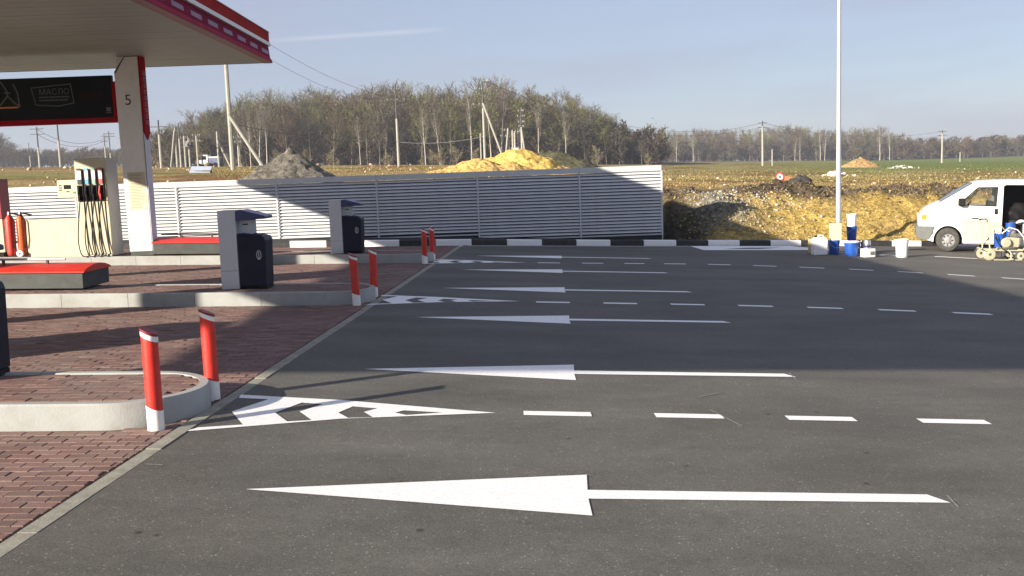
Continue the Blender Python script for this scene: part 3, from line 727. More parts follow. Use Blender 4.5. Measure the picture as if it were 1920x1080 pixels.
# columns
def column(x, y, num, label):
    z0 = itop(x, y); H = CZ0-z0-.004
    c = thing('canopy_column', label, 'column', (x, y, z0), group='canopy columns')
    MB().box(-.25, .26, .01, .32, 0, .10).obj('plinth', MT['darkgreen'], c)
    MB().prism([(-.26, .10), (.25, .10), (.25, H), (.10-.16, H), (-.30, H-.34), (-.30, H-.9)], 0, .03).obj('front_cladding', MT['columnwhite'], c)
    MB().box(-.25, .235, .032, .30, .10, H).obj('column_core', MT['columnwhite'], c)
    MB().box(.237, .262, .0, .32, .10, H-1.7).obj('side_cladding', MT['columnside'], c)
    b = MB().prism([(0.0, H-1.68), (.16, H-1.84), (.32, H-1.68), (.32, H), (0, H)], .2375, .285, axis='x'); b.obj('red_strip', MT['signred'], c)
    t = MB(); rr = random.Random(4)
    for k in range(9):
        zc = H-.36-.135*k
        t.box(.2855, .289, .13, .26, zc-.05, zc-.03); t.box(.2855, .289, .13, .16, zc-.05, zc+.045); t.box(.2855, .289, .23, .26, zc-.05+.05*(k % 2), zc+.045)
        if k % 3: t.box(.2855, .289, .13, .26, zc+.03, zc+.045)
    t.obj('lettering', MT['letters'], c)
    t = MB(); po = [(-.27, H-.345-.02), (-.045, H-.012), (.25, H-.012), (.25, H-.0), (-.055, H-.0), (-.30, H-.335)]
    t.prism(po, -.006, -.001); t.obj('edge_trim', MT['poled'], c)
    if num:
        text_mesh(num, .33, MT['poled'], c, (-.12, -.003, H-1.06), 'number')
        pz = MB().box(-.185, .205, -.006, -.001, 1.02, 1.88).obj('notice', MT['cream'], c)
        L = MB(); rr = random.Random(3)
        zc = 1.83
        while zc > 1.08:
            xx = -.16+rr.uniform(0, .03); L.box(xx, rr.uniform(.05, .18), -.0085, -.0065, zc, zc+.010); zc -= .034
        L.obj('print', mat('notice_print', (.25, .18, .16), .7), pz)
    return c
def text_mesh(s, size, m, parent, loc, name, rot=(math.pi/2, 0, 0), ext=.002):
    cu = bpy.data.curves.new(name, 'FONT'); cu.body = s; cu.size = size; cu.extrude = ext
    tmp = bpy.data.objects.new(name+'_t', cu); COL.objects.link(tmp)
    dg = bpy.context.evaluated_depsgraph_get(); me = bpy.data.meshes.new_from_object(tmp.evaluated_get(dg))
    bpy.data.objects.remove(tmp); me.materials.clear(); me.materials.append(m)
    o = bpy.data.objects.new(name, me); COL.objects.link(o); o.parent = parent; o.location = loc; o.rotation_euler = rot; return o
column(-8.36, 21.75, '5', 'white canopy column marked 5 with red strip and paper notice')
column(-8.8, 14.6, '3', 'canopy column on the middle island beyond the left edge')
column(-9.2, 7.4, '1', 'canopy column on the nearest island beyond the left edge')
for y, nm in ((21.75, 'farthest'), (14.6, 'middle'), (7.4, 'nearest')):
    column(-13.9, y, '', 'left canopy column on the %s island, out of view' % nm)

# hanging board
bd = thing('advert_board', 'black advertising board with red frame hung between the columns', 'sign board', (-11.4, 21.86, CZ+1.60))
MB().box(-2.25, 2.62, 0, .10, .06, .98).obj('board', MT['board'], bd)
MB().box(-2.25, 2.72, -.03, .13, -.06, .055).obj('bottom_rail', MT['signred'], bd)
MB().box(2.625, 2.72, -.03, .13, .058, .84).obj('side_rail', MT['signred'], bd)
text_mesh('МАСЛО', .18, MT['boardgrey'], bd, (.98, -.003, .60), 'lettering')
fr = MB()
for p, q in (((.82, .76), (1.55, .82)), ((1.55, .82), (1.60, .40)), ((1.60, .40), (1.25, .34)), ((1.25, .34), (.90, .38)), ((.90, .38), (.82, .76))):
    fr.tube([(p[0], -.004, p[1]+.02), (q[0]+.15 if q[0] > 1.2 else q[0], -.004, q[1]+.02)] if False else [(p[0]+(.15 if p[0] > 1.2 else 0), -.004, p[1]), (q[0]+(.15 if q[0] > 1.2 else 0), -.004, q[1])], .012, 5)
fr.obj('text_frame', MT['boardgrey'], bd)
L = MB(); rr = random.Random(9)
for r_, zc in enumerate((.53, .46)):
    x = .98
    while x < 1.62: w = rr.uniform(.02, .05); L.box(x, x+w, -.004, -.001, zc, zc+.032); x += w+.012
L.obj('small_print', MT['boardgrey'], bd)
L = MB()
for x in np.arange(1.88, 2.38, .085): L.box(x, x+.055, -.004, -.001, .52, .60); L.box(x, x+.015, -.004, -.001, .44, .52)
L.obj('red_print', MT['boardred'], bd)
L = MB(); L.box(2.46, 2.56, -.004, -.001, .19, .28); L.box(2.45, 2.57, -.004, -.001, .15, .17); L.obj('corner_mark', MT['boardgrey'], bd)
L = MB()
for p in ([(.20, .92), (.33, .70), (.33, .60), (.15, .40)], [(.33, .60), (.5, .42), (.60, .36)], [(.48, .86), (.56, .66), (.58, .38)], [(.27, .68), (.40, .66)]): L.tube([(a-.05, -.006, z) for a, z in p], .018, 6)
L.obj('logo', MT['boardgrey'], bd)
MB().box(.05, .50, -.004, -.001, .33, .36).obj('logo_bar', MT['orange'], bd)

# ================================================================== LOUVRE FENCE
FY = 29.3
fn = thing('louvre_fence', 'long white louvred metal fence behind the black and white kerb', 'fence', (0, FY, 0))
px_ = [at(u, 390, FY).x for u in (145, 333, 521, 708, 897, 1088, 1241)]
d0 = px_[1]-px_[0]
while px_[0] > -18: px_.insert(0, px_[0]-d0)
ztop = CZ+.22
b = None
slat_prof = [(-.035, 0), (-.028, -.006), (.03, .062), (.03, .07)]
def slatmesh(L):
    m = MB().prism([(-.045, -.012), (-.041, -.018), (.015, .046), (.015, .054)], .012, L-.012, axis='x'); return m.mesh('slat', MT['louvre'])
for i in range(len(px_)-1):
    xa, xb = px_[i], px_[i+1]; L = xb-xa
    low = xa > px_[-4]+.1
    zb = CZ-1.86 if low else CZ-1.68
    me = slatmesh(L); npitch = .098; z = ztop-.24
    while z > zb+.02:
        o = bpy.data.objects.new('slat', me); COL.objects.link(o); o.parent = fn; o.location = (xa, 0, z); z -= npitch
    MB().box(xa+.005, xb-.005, .0, .028, zb-.03, zb+.012).obj('bottom_rail', MT['fencepost'], fn)
    MB().box(xa+.003, xb-.003, -.055, .03, ztop-.165, ztop+RND.uniform(-.004, .004)).obj('top_panel', MT['fencepost'], fn)
    zg = gz((xa+xb)/2, FY)
    MB().box(xa+.001, xb-.001, .035, .20, zg-.5, zb-.035).obj('footing', MT['plinth'], fn)
for i, x in enumerate(px_):
    low = i >= len(px_)-3; zb = CZ-1.90 if low or i == len(px_)-3 else CZ-1.72
    MB().box(x-.022, x+.022, -.062, -.046, zb, ztop-.17).obj('post', MT['fencepost'], fn)
    MB().box(x-.03, x+.03, .036, .09, zb-.5, ztop-.02).obj('post', MT['fencepost'], fn)
bk_ = MB().box(px_[0], px_[-1], .21, .225, CZ-2.6, ztop-.18).obj('back_sheet', mat('fence_back', (.05, .055, .07), .8), fn)
# dark wall strip behind the kerb
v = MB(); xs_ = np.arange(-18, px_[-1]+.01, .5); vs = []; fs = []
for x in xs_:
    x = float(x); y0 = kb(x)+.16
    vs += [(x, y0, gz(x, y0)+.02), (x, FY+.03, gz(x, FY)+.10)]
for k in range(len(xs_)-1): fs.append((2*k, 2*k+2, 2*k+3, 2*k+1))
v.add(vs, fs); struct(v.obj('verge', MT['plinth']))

# ================================================================== LAMP POST
lp = thing('lamp_post', 'tall slim galvanised lamp post behind the paint buckets', 'street lamp', (10.18, 29.75, gz(10.18, 29.4)))
MB().tube([(0, 0, -.1), (0, 0, 2.0), (0, 0, 8.4)], [.078, .074, .05], 16).obj('pole', MT['galv'], lp, smooth=True)
MB().tube([(0, 0, 8.4), (0, -.3, 8.75), (0, -1.2, 8.9)], [.05, .04, .035], 10).obj('arm', MT['galv'], lp, smooth=True)
MB().box(-.14, .14, -1.75, -1.15, 8.86, 8.97).obj('lamp_head', MT['galv'], lp, bevel=.03)
MB().box(-.15, .15, -.15, .15, -.1, .03).obj('base_plate', MT['galv'], lp)

# ================================================================== BUCKETS AND TINS
def gr(x, y): return gz(x, y)
def bucket(name, label, cat, x, y, z, r, h, m, lid=None, handle=True, group=None, band=None):
    t = thing(name, label, cat, (x, y, z), RND.uniform(0, 6), group)
    MB().lathe([(r*.86, 0), (r*.88, .01), (r*.97, h*.82), (r*1.04, h*.83), (r*1.04, h*.87), (r, h*.88), (r*1.02, h-.02), (r*1.02, h)], 24).obj('pail', m, t, smooth=True)
    MB().lathe([(r*1.07, h-.012), (r*1.07, h+.012), (r*.98, h+.014), (r*.96, h+.006)], 24).obj('lid', lid or m, t, smooth=True)
    if band: MB().lathe([(r*.93, h*.2), (r*.975, h*.7)], 24).obj('label_band', band, t, smooth=True)
    if handle:
        p = [(r*1.06*math.cos(a), -.03+r*1.06*math.sin(a)*.5-abs(math.sin(a))*.08, h*.84-abs(math.sin(a))*h*.35) for a in [math.pi+math.pi*k/10 for k in range(11)]]
        MB().tube(p, .004, 5).obj('handle', MT['steel'], t, smooth=True)
    return t
def gx(u, v, Y=None): p = G(u, v); return p.x, p.y
x, y = 8.30, 25.75
jc = thing('jerry_can', 'white plastic jerry can left of the blue buckets', 'canister', (x, y, gr(x, y)), .1)
MB().prism([(-.19, 0), (.19, 0), (.20, .40), (.15, .46), (-.13, .48), (-.20, .40)], -.12, .12).obj('can', MT['whiteplastic'], jc, bevel=.03, smooth=False)
MB().lathe([(.035, .46), (.035, .52), (.02, .525)], 12, c=(-.10, 0, 0)).obj('cap', MT['black'], jc, smooth=True)
MB().tube([(-.04, 0, .46), (-.02, 0, .53), (.10, 0, .52), (.13, 0, .45)], .018, 8).obj('grip', MT['whiteplastic'], jc, smooth=True)
x, y = 8.60, 26.3
tag(MB().box(-.28, -.02, 0, .3, 0, .40).obj('carton', MT['card'], loc=(x-.06, y, gr(x, y)), bevel=.004), 'tan cardboard carton standing behind the white jerry can', 'box')
G_ = 'paint buckets round the lamp post'
bucket('paint_bucket', 'blue bucket under the pale yellow box', 'bucket', 8.80, 26.05, gr(8.8, 26.05), .145, .38, MT['blue'], group=G_)
x, y = 8.84, 26.05
bx_ = thing('packing_box', 'pale yellow box with grey side standing on a blue bucket', 'box', (x, y, gr(x, y)+.393), -.35)
MB().box(-.16, .15, -.13, -.124, .005, .455).obj('front_panel', MT['yellowbox'], bx_)
MB().box(-.16, .15, -.123, .16, 0, .46).obj('box_body', MT['greyside'], bx_)
bucket('paint_bucket', 'blue bucket with white lid in front of the lamp post', 'bucket', 9.10, 25.55, gr(9.1, 25.55), .19, .38, MT['blue'], lid=MT['whiteplastic'], group=G_)
b3 = bucket('paint_bucket', 'lowest navy bucket of the stack of three', 'bucket', 9.50, 26.45, gr(9.5, 26.45), .15, .36, MT['navy'], group=G_)
z3 = gr(9.5, 26.45)
bucket('paint_bucket', 'blue bucket in the middle of the stack of three', 'bucket', 9.42, 26.45, z3+.376, .135, .37, MT['blue'], group=G_)
bucket('paint_bucket', 'white bucket on top of the stack of three', 'bucket', 9.42, 26.45, z3+.762, .13, .32, MT['whiteplastic'], group=G_)
bucket('paint_bucket', 'dark bucket behind the small stacked tins', 'bucket', 9.72, 26.3, gr(9.72, 26.3), .10, .33, MT['navy'], group=G_)
x, y = 9.46, 25.35
tb = thing('tin_box', 'small white box with printed side under a metal tin', 'box', (x, y, gr(x, y)), .25)
MB().box(-.15, .15, -.11, .11, 0, .22).obj('box_body', MT['whiteplastic'], tb, bevel=.006)
MB().box(.0, .13, -.114, -.111, .05, .15).obj('print', MT['greyside'], tb)
t = thing('metal_tin', 'small round metal tin on the white printed box', 'tin', (x-.02, y, gr(x, y)+.222))
MB().lathe([(.085, 0), (.09, .01), (.09, .20), (.085, .21), (.07, .215)], 20).obj('tin', MT['steel'], t, smooth=True)
MB().lathe([(.0925, .04), (.0925, .09)], 20).obj('band', MT['navylid'], t, smooth=True)
bucket('paint_tin', 'tall white paint tin standing alone between lamp post and van', 'tin', 10.41, 25.47, gr(10.4, 25.47), .165, .46, MT['whiteplastic'], handle=False)

# ================================================================== VAN
VX, VY = 12.68, 27.80
van = thing('parked_van', 'white panel van with open sliding door at the right picture edge', 'van', (VX, VY, gz(VX, VY)), 0)
van.rotation_euler = (0, .035, -.38); van.scale.x = .92
VW = 1.80; K = .055
def shear(b):
    out = []
    for (x, y, z) in b.v:
        t = y/VW; off = K*max(0, z-.3)
        out.append((x, y+off*(1-2*t), z))
    b.v = out; return b
def wheel_arch(cx, r=.40, n=12, z0=.28):
    a0 = math.asin((z0-.33)/r) if abs((z0-.33)/r) < 1 else 0
    return [(cx+r*math.cos(a), .33+r*math.sin(a)) for a in [math.pi-a0+(2*a0-math.pi)*k/n for k in range(n+1)]]
top = [(-.86, .72), (-.88, .95), (-.83, 1.08), (-.70, 1.22), (-.50, 1.33), (-.27, 1.43), (.62, 1.97), (.80, 2.03), (1.6, 2.07), (3.3, 2.07), (3.72, 2.03), (3.86, 1.6), (3.90, .9), (3.90, .45)]
outer = top + [(3.88, .30)] + list(reversed(wheel_arch(2.92, .40))) + list(reversed(wheel_arch(0, .43)))[0:0]
outer = top + [(3.88, .30), (3.31, .30)] + [p for p in reversed(wheel_arch(2.92))][0:] + [(.42, .28)] + [p for p in reversed(wheel_arch(0, .42))] + [(-.84, .40)]
door = [(.46, .34), (.46, .80), (.20, 1.02), (.20, 1.42), (.30, 1.47), (.74, 1.93), (.84, 1.97), (1.42, 1.98), (1.45, 1.9), (1.42, .9), (1.40, .36)]
opening = [(1.50, .42), (1.50, 1.90), (1.56, 1.94), (2.58, 1.94), (2.62, 1.88), (2.62, .42)]
win = [(.24, 1.36), (.78, 1.86), (1.34, 1.87), (1.32, 1.33)]
def panel(name, loops, y, m, parent, thick=.012, flip=1, **kw):
    l3 = [[Vector((p[0], p[1], 0)) for p in lp] for lp in loops]; flat = [p for lp in l3 for p in lp]
    tris = tessellate_polygon(l3); n = len(flat)
    b = MB(); vs = [(p.x, y, p.y) for p in flat]+[(p.x, y+thick*flip, p.y) for p in flat]
    fs = [tuple(t) for t in tris]+[tuple(i+n for i in reversed(t)) for t in tris]
    s = 0
    for lp in l3:
        m_ = len(lp); fs += [(s+i, s+(i+1) % m_, n+s+(i+1) % m_, n+s+i) for i in range(m_)]; s += m_
    b.add(vs, fs); shear(b); return b.obj(name, m, parent, **kw)
def clip(poly, zc, below):
    out = []
    for i in range(len(poly)):
        a, b = poly[i], poly[(i+1) % len(poly)]
        ia = (a[1] <= zc) == below; ib = (b[1] <= zc) == below
        if ia: out.append(a)
        if ia != ib: t = (zc-a[1])/(b[1]-a[1]); out.append((a[0]+t*(b[0]-a[0]), zc))
    return out
doorgap = [(p[0]+(-.008 if p[0] < 1 else .008), p[1]+(.008 if p[1] > 1.2 else -.008)) for p in door]
body = panel('side_panel', [outer, doorgap, opening], 0, MT['vanwhite'], van)
panel('side_panel', [outer, [(.24, 1.36), (.78, 1.86), (1.34, 1.87), (1.32, 1.33)]], VW, MT['vanwhite'], van, flip=-1)
dlow = clip(door, .90, True); dup_ = clip(door, .905, False)
dr = panel('front_door', [dup_, win], -.004, MT['vanwhite'], van)
panel('door_lower_skin', [dlow], -.004, MT['vandirty'], dr, label='dusty lower part of the front door')
panel('window_glass', [win], .004, MT['glass'], dr, thick=.004)
fr_ = MB()
for a in range(4): p, q = win[a], win[(a+1) % 4]; fr_.tube([(p[0], -.006, p[1]), (q[0], -.006, q[1])], .012, 5)
shear(fr_).obj('window_seal', MT['black'], dr)
shear(MB().box(1.28, 1.37, -.03, -.012, 1.10, 1.26)).obj('handle', MT['black'], dr, bevel=.01)
shear(MB().box(.24, .44, -.22, -.03, 1.33, 1.55)).obj('mirror', MT['black'], dr, bevel=.03)
shear(MB().tube([(.46, -.012, .885), (1.40, -.012, .885)], .006, 5)).obj('crease_trim', MT['vandirty'], dr)
# skins across the width
def skin(name, pts, m, parent, y0=0.0, y1=VW, n=6, crown=.03, **kw):
    vs, fs = [], []
    for i, p in enumerate(pts):
        for k in range(n+1):
            t = k/n; c = crown*4*t*(1-t); q0 = pts[max(i-1, 0)]; q1 = pts[min(i+1, len(pts)-1)]
            d = Vector((q1[0]-q0[0], q1[1]-q0[1])).normalized(); nn = Vector((-d.y, d.x))
            vs.append((p[0]+nn.x*c, y0+(y1-y0)*t, p[1]+nn.y*c))
    for i in range(len(pts)-1):
        for k in range(n): a = i*(n+1)+k; fs.append((a, a+1, a+n+2, a+n+1))
    b = MB(); b.add(vs, fs); shear(b); return b.obj(name, m, parent, smooth=True, **kw)
skin('front_panel', top[0:3], MT['vanwhite'], van)
skin('bonnet', top[2:6], MT['vanwhite'], van)
skin('windscreen', [top[5], ((top[5][0]+top[6][0])/2-.02, (top[5][1]+top[6][1])/2+.02), top[6]], MT['windscreen'], van)
skin('roof', top[6:11], MT['vanwhite'], van)
skin('rear_panel', top[10:14], MT['vanwhite'], van)
for yy in (.02, VW-.02): shear(MB().tube([(top[5][0], yy, top[5][1]), (top[6][0], yy, top[6][1])], .02, 6)).obj('windscreen_seal', MT['black'], van)
b = MB(); b.prism([(-.93, .44), (-.95, .70), (-.84, .73), (-.42, .73), (-.45, .52), (-.56, .34), (-.80, .33)], -.02, VW+.02); b.obj('bumper', MT['bumper'], van, bevel=.02)
MB().box(3.86, 3.98, -.01, VW+.01, .36, .62).obj('bumper', MT['bumper'], van, bevel=.02)
shear(MB().box(-.895, -.70, -.008, .30, .92, 1.04)).obj('headlight', MT['lens'], van, bevel=.02)
shear(MB().box(-.895, -.70, VW-.30, VW+.008, .92, 1.04)).obj('headlight', MT['lens'], van, bevel=.02)
shear(MB().tube([(-.86, -.006, .80), (-.42, -.006, .80)], .005, 5)).obj('body_seam', MT['bumper'], van)
shear(MB().tube([(.455, -.006, .34), (.455, -.006, .80), (.192, -.006, 1.02), (.192, -.006, 1.42), (.30, -.006, 1.48)], .005, 5)).obj('door_seam', MT['bumper'], van)
shear(MB().tube([(1.47, -.006, .36), (1.47, -.006, 1.97)], .005, 5)).obj('door_seam', MT['bumper'], van)
shear(MB().box(-.80, -.645, -.016, .10, .925, 1.06)).obj('indicator', MT['lensorange'], van, bevel=.012)
# interior
MB().box(1.2, 3.8, .06, VW-.1, .38, .42).obj('cargo_floor', MT['interior'], van)
MB().box(1.40, 1.43, .10, VW-.16, .42, 1.90).obj('bulkhead', mat('bulkhead_grey', (.12, .13, .13), .7), van)
MB().box(1.44, 3.80, VW-.18, VW-.16, .42, 1.95).obj('inner_lining', MT['interior'], van)
MB().box(1.3, 3.8, .12, VW-.12, 1.985, 2.0).obj('headlining', MT['interior'], van)
for yy in (.18, 1.02):
    s_ = MB(); s_.box(.75, 1.25, yy, yy+.55, .75, .95); s_.box(1.15, 1.32, yy, yy+.55, .9, 1.45); s_.obj('seat', MT['interior'], van, bevel=.04)
MB().box(-.2, .45, .12, VW-.12, 1.0, 1.32).obj('dashboard', MT['interior'], van, bevel=.03)
MB().lathe([(.20, -.012), (.20, .012)], 20, c=(0, 0, 0), M=Matrix.Translation((.52, .5, 1.30)) @ Euler((0, -.9, 0)).to_matrix().to_4x4()).obj('steering_wheel', MT['black'], van)
MB().box(.45, 2.5, .06, VW-.06, .24, .34).obj('sill', MT['vandirty'], van)
# slid back door
panel('sliding_door', [[(2.72, .38), (2.72, 1.93), (3.70, 1.93), (3.78, 1.5), (3.82, .40)]], -.09, MT['vanwhite'], van, thick=.03)
# wheels
def vwheel(cx, y, flip, name='wheel'):
    w = MB().lathe([(.20, -.09), (.28, -.10), (.33, -.085), (.35, -.05), (.35, .05), (.33, .085), (.28, .10), (.20, .09)], 32, c=(cx, y, .348), axis='y', caps=False).obj('tyre', MT['tyre'], van, smooth=True)
    d = -flip
    MB().lathe([(.205, d*.05), (.205, d*.095), (.19, d*.085), (.165, d*.035), (.11, d*.05), (.09, d*.085), (.05, d*.09), (.045, d*.10)], 24, c=(cx, y, .33), axis='y').obj('rim', MT['rim'], w, smooth=True)
    h = MB()
    for k in range(8):
        a = 2*math.pi*k/8; h.lathe([(.022, d*.055), (.022, d*.062)], 8, c=(cx+.14*math.cos(a), y, .33+.14*math.sin(a)), axis='y')
    h.obj('rim_holes', MT['black'], w)
for cx in (0, 2.92): vwheel(cx, .11, 1); vwheel(cx, VW-.11, -1)
for cx in (0, 2.92):
    b = MB(); r = .425; n = 14; vs = []
    for k in range(n+1):
        a = math.pi*k/n; vs += [(cx+r*math.cos(a), .012, .33+r*math.sin(a)), (cx+r*math.cos(a), .35, .33+r*math.sin(a))]
    b.add(vs, [(2*k, 2*k+2, 2*k+3, 2*k+1) for k in range(n)]); b.add([(cx-.42, .34, .2), (cx+.42, .34, .2), (cx+.42, .34, .76), (cx-.42, .34, .76)], [(0, 1, 2, 3)])
    b.obj('wheel_well', MT['black'], van)
# cargo
VM = Matrix.Translation((VX, VY, gz(VX, VY))) @ Euler((0, .035, -.38)).to_matrix().to_4x4() @ Matrix.Diagonal((.92, 1, 1, 1))
def vp(x, y, z): return VM @ Vector((x, y, z))
bg_ = bmesh.new(); bmesh.ops.create_icosphere(bg_, subdivisions=4, radius=1)
for q in bg_.verts:
    n_ = mnoise.fractal(q.co*1.7, 1, 2, 4)*.22; q.co *= (1+n_); q.co.x *= .46; q.co.y *= .34; q.co.z = max(-.12, q.co.z*.36)
me = bpy.data.meshes.new('cloth_bundle'); bg_.to_mesh(me); bg_.free(); me.materials.append(MT['black']); me.polygons.foreach_set('use_smooth', [True]*len(me.polygons))
o = bpy.data.objects.new('cloth_bundle', me); COL.objects.link(o); o.location = vp(1.98, .75, 1.05); tag(o, 'big black bundle heaped inside the open van', 'bundle')
tag(MB().box(-.42, .42, -.3, .3, 0, .5).obj('crate', MT['interior'], loc=vp(1.98, .8, .425), bevel=.01), 'dark crate under the black bundle in the van', 'crate')
bucket('paint_bucket', 'blue bucket inside the open door of the van', 'bucket', *vp(1.78, .28, .425), .13, .42, MT['blue'])
bucket('paint_bucket', 'dark blue bucket in the van beside the grey canister', 'bucket', *vp(2.50, .32, .425), .11, .40, MT['navylid'])
t = thing('canister', 'grey canister standing in the van door opening', 'canister', vp(2.24, .22, .425)); MB().box(-.09, .09, -.1, .1, 0, .42).obj('can', MT['binpanel'], t, bevel=.03); MB().lathe([(.025, .42), (.025, .46)], 10).obj('cap', MT['black'], t)
t = thing('bundle_of_rags', 'small pale rag heap on the bucket inside the van', 'rags', vp(2.06, .30, .86))
b = MB(); b.tube([(-.14, 0, .0), (-.05, 0, .04), (.05, .02, .05), (.14, 0, .01)], [.02, .045, .04, .02], 8); b.obj('rag', MT['whiteplastic'], t, smooth=True)

# ================================================================== LINE MARKING MACHINE
MX, MY = 12.72, 25.05
mc = thing('line_painting_machine', 'cream line painting machine with blue paint pail in front of the van', 'line marking machine', (MX, MY, gz(MX, MY)), 0)
mc.rotation_euler.y = .04
def mwheel(x, y, r=.15):
    w = MB().lathe([(.08, -.035), (r-.02, -.04), (r, -.02), (r, .02), (r-.02, .04), (.08, .035)], 22, c=(x, y, r), axis='y', caps=True).obj('wheel', MT['machine'] if x < 0 and y < 0 else MT['tyre'], mc, smooth=True)
    MB().lathe([(.07, -.046), (r-.035, -.0415), (r-.03, -.0405)], 18, c=(x, y, r), axis='y').obj('wheel_disc', MT['machine'], w)
    MB().lathe([(.03, -.05), (.05, -.04), (.05, .04), (.03, .05)], 10, c=(x, y, r), axis='y').obj('hub', MT['poled'], w)
mwheel(-.30, -.22, .16); mwheel(.48, -.26, .13); mwheel(.48, .28, .13); mwheel(-.30, .26, .16)
b = MB()
for y in (-.22, .24): b.tube([(-.40, y, .30), (-.15, y, .26), (.55, y, .26), (.62, y, .34)], .02, 8); b.tube([(-.30, y, .16), (-.28, y, .32)], .018, 6); b.tube([(.48, y, .13), (.48, y, .28)], .018, 6)
for x in (-.35, .1, .55): b.tube([(x, -.22, .28), (x, .24, .28)], .018, 6)
b.obj('frame', MT['machine'], mc, smooth=True)
b = MB(); b.tube([(-.28, -.2, .28), (-.34, -.2, .62), (-.37, -.2, .98), (-.42, -.2, 1.06)], .018, 8); b.tube([(-.28, .2, .28), (-.36, .2, .98), (-.42, .2, 1.06)], .018, 8)
b.tube([(-.42, -.32, 1.07), (-.42, .32, 1.07)], .018, 8); b.tube([(-.37, -.2, .86), (-.05, -.2, .93), (.08, -.16, .80)], .014, 8); b.obj('handlebar', MT['machine'], mc, smooth=True)
b = MB(); b.tube([(-.42, -.22, 1.08), (-.58, -.24, 1.07), (-.63, -.24, 1.05)], .018, 8); b.tube([(-.42, .22, 1.08), (-.58, .24, 1.07)], .018, 8); b.tube([(-.40, -.24, 1.05), (-.5, -.27, 1.01)], .008, 6); b.obj('grip', MT['black'], mc, smooth=True)
MB().lathe([(.11, .34), (.115, .36), (.13, .66), (.138, .67), (.138, .69)], 20, c=(.02, -.04, 0)).obj('paint_pail', MT['blue'], mc, smooth=True)
b = MB(); b.box(.16, .50, -.16, .20, .34, .60); b.lathe([(.10, -.26), (.13, -.24), (.13, -.165)], 20, c=(.12, 0, .46), axis='y'); b.obj('pump_housing', MT['machine'], mc, bevel=.025)
b = MB(); b.box(.34, .60, -.20, .16, .61, .70); b.lathe([(.07, -.02), (.07, .12), (.05, .14)], 14, c=(.40, 0, .70)); b.obj('engine', mat('engine_grey', (.12, .12, .12), .6), mc, bevel=.015)
for k in range(5): MB().box(.50+.022*k, .508+.022*k, -.18, .12, .40, .60).obj('cooling_fin', MT['steel'], mc)
b = MB(); b.tube([(.06, -.1, .70), (.20, -.18, .86), (.40, -.2, .80), (.56, -.22, .62), (.60, -.25, .45)], .014, 7); b.obj('return_hose', MT['whiteplastic'], mc, smooth=True)
b = MB(); b.tube([(-.20, -.25, .62), (-.10, -.3, .42), (.0, -.3, .30), (.1, -.32, .26)], .013, 7); b.tube([(-.34, -.22, .6), (-.46, -.26, .44), (-.52, -.28, .30), (-.42, -.28, .24)], .010, 7); b.tube([(-.22, -.22, .8), (-.14, -.26, .55), (-.04, -.22, .38)], .010, 6); b.obj('spray_hose', MT['black'], mc, smooth=True)
b = MB(); b.tube([(.18, -.24, .28), (.20, -.34, .20), (.20, -.36, .04)], .016, 7); b.box(.16, .24, -.40, -.32, .03, .07); b.obj('spray_gun', MT['machine'], mc)
b = MB(); b.tube([(.30, -.22, .18), (.75, -.22, .20)], .026, 8); b.obj('rear_tube', MT['galv'], mc, smooth=True)
MB().box(-.22, .50, -.34, -.30, .015, .04).obj('guide_bar', MT['machine'], mc)
t = thing('gas_cylinder', 'pale metal cylinder lying at the right edge beside the van', 'cylinder', (13.55, 25.9, gz(13.5, 25.9)+.36))
MB().lathe([(.03, -.42), (.11, -.36), (.125, -.3), (.125, .4), (.10, .46), (.03, .48)], 20, axis='x').obj('cylinder', MT['machine'], t, smooth=True)
b = MB(); b.box(-.25, -.2, -.12, .12, -.36, -.13); b.box(.2, .25, -.12, .12, -.36, -.13); b.obj('stand', MT['poled'], t)

# ================================================================== PILES
def pile(name, label, x, y, rx, ry, h, col, peaks=(), seed=0, sharp=1.0, n=110):
    v, c = [], []; z0 = terr(x, y)
    for j in range(n+1):
        for i in range(n+1):
            a, b_ = (i/n*2-1)*1.25, (j/n*2-1)*1.25
            X, Y = x+a*rx, y+b_*ry; hh = 0
            for (px, py, s, k) in ((0, 0, 1, 1),)+tuple(peaks):
                d = math.hypot((a-px)/s, (b_-py)/s)
                d += .08*fbm(X+seed, Y, .9, 3)
                hh = max(hh, k*h*(max(0, 1-d) if sharp > .5 else math.exp(-2.6*d*d)))
            if sharp > .5: hh = h*.93*(hh/h)**1.0+(.03*h if hh > .9*h else 0)
            hh += (.10*fbm(X, Y+seed, 1.1, 6)+.055*fbm(X+seed, Y, 4.0, 5)+.05*abs(fbm(X, Y+2*seed, 2.1, 3)))*min(1, hh/h*4)
            zt = terr(X, Y)
            v.append((X-x, Y-y, zt-.06+hh-z0)); s_ = 1+.25*fbm(X, Y, 1.4, 4); c.append([q*s_ for q in col])
    k = np.arange(n); a = (k[:, None]*(n+1)+k[None, :]).ravel(); f = np.stack([a, a+1, a+n+2, a+n+1], 1)
    o = colmesh(name, v, f, np.clip(c, .01, .9), MT['pile']); o.location = (x, y, z0); return tag(o, label, name.replace('_', ' '))
p = at(543, 300, 40); pile('gravel_pile', 'pointed grey gravel heap behind the louvred fence', p.x, 40, 2.7, 2.6, 1.85, (.145, .135, .115), seed=3)
p = at(975, 300, 60); pile('sand_pile', 'big yellow sand heap behind the right part of the fence', p.x+.2, 60, 3.9, 3.6, 1.5, (.60, .42, .12), peaks=((-.45, .1, .7, .62), (.3, 0, .6, .75)), seed=9, sharp=0)
p = at(888, 300, 57); pile('sand_pile', 'lower spread yellow sand mound left of the big sand heap', p.x+.3, 57, 3.1, 2.6, .85, (.56, .38, .13), peaks=((.6, 0, .7, .8),), seed=5, sharp=0)
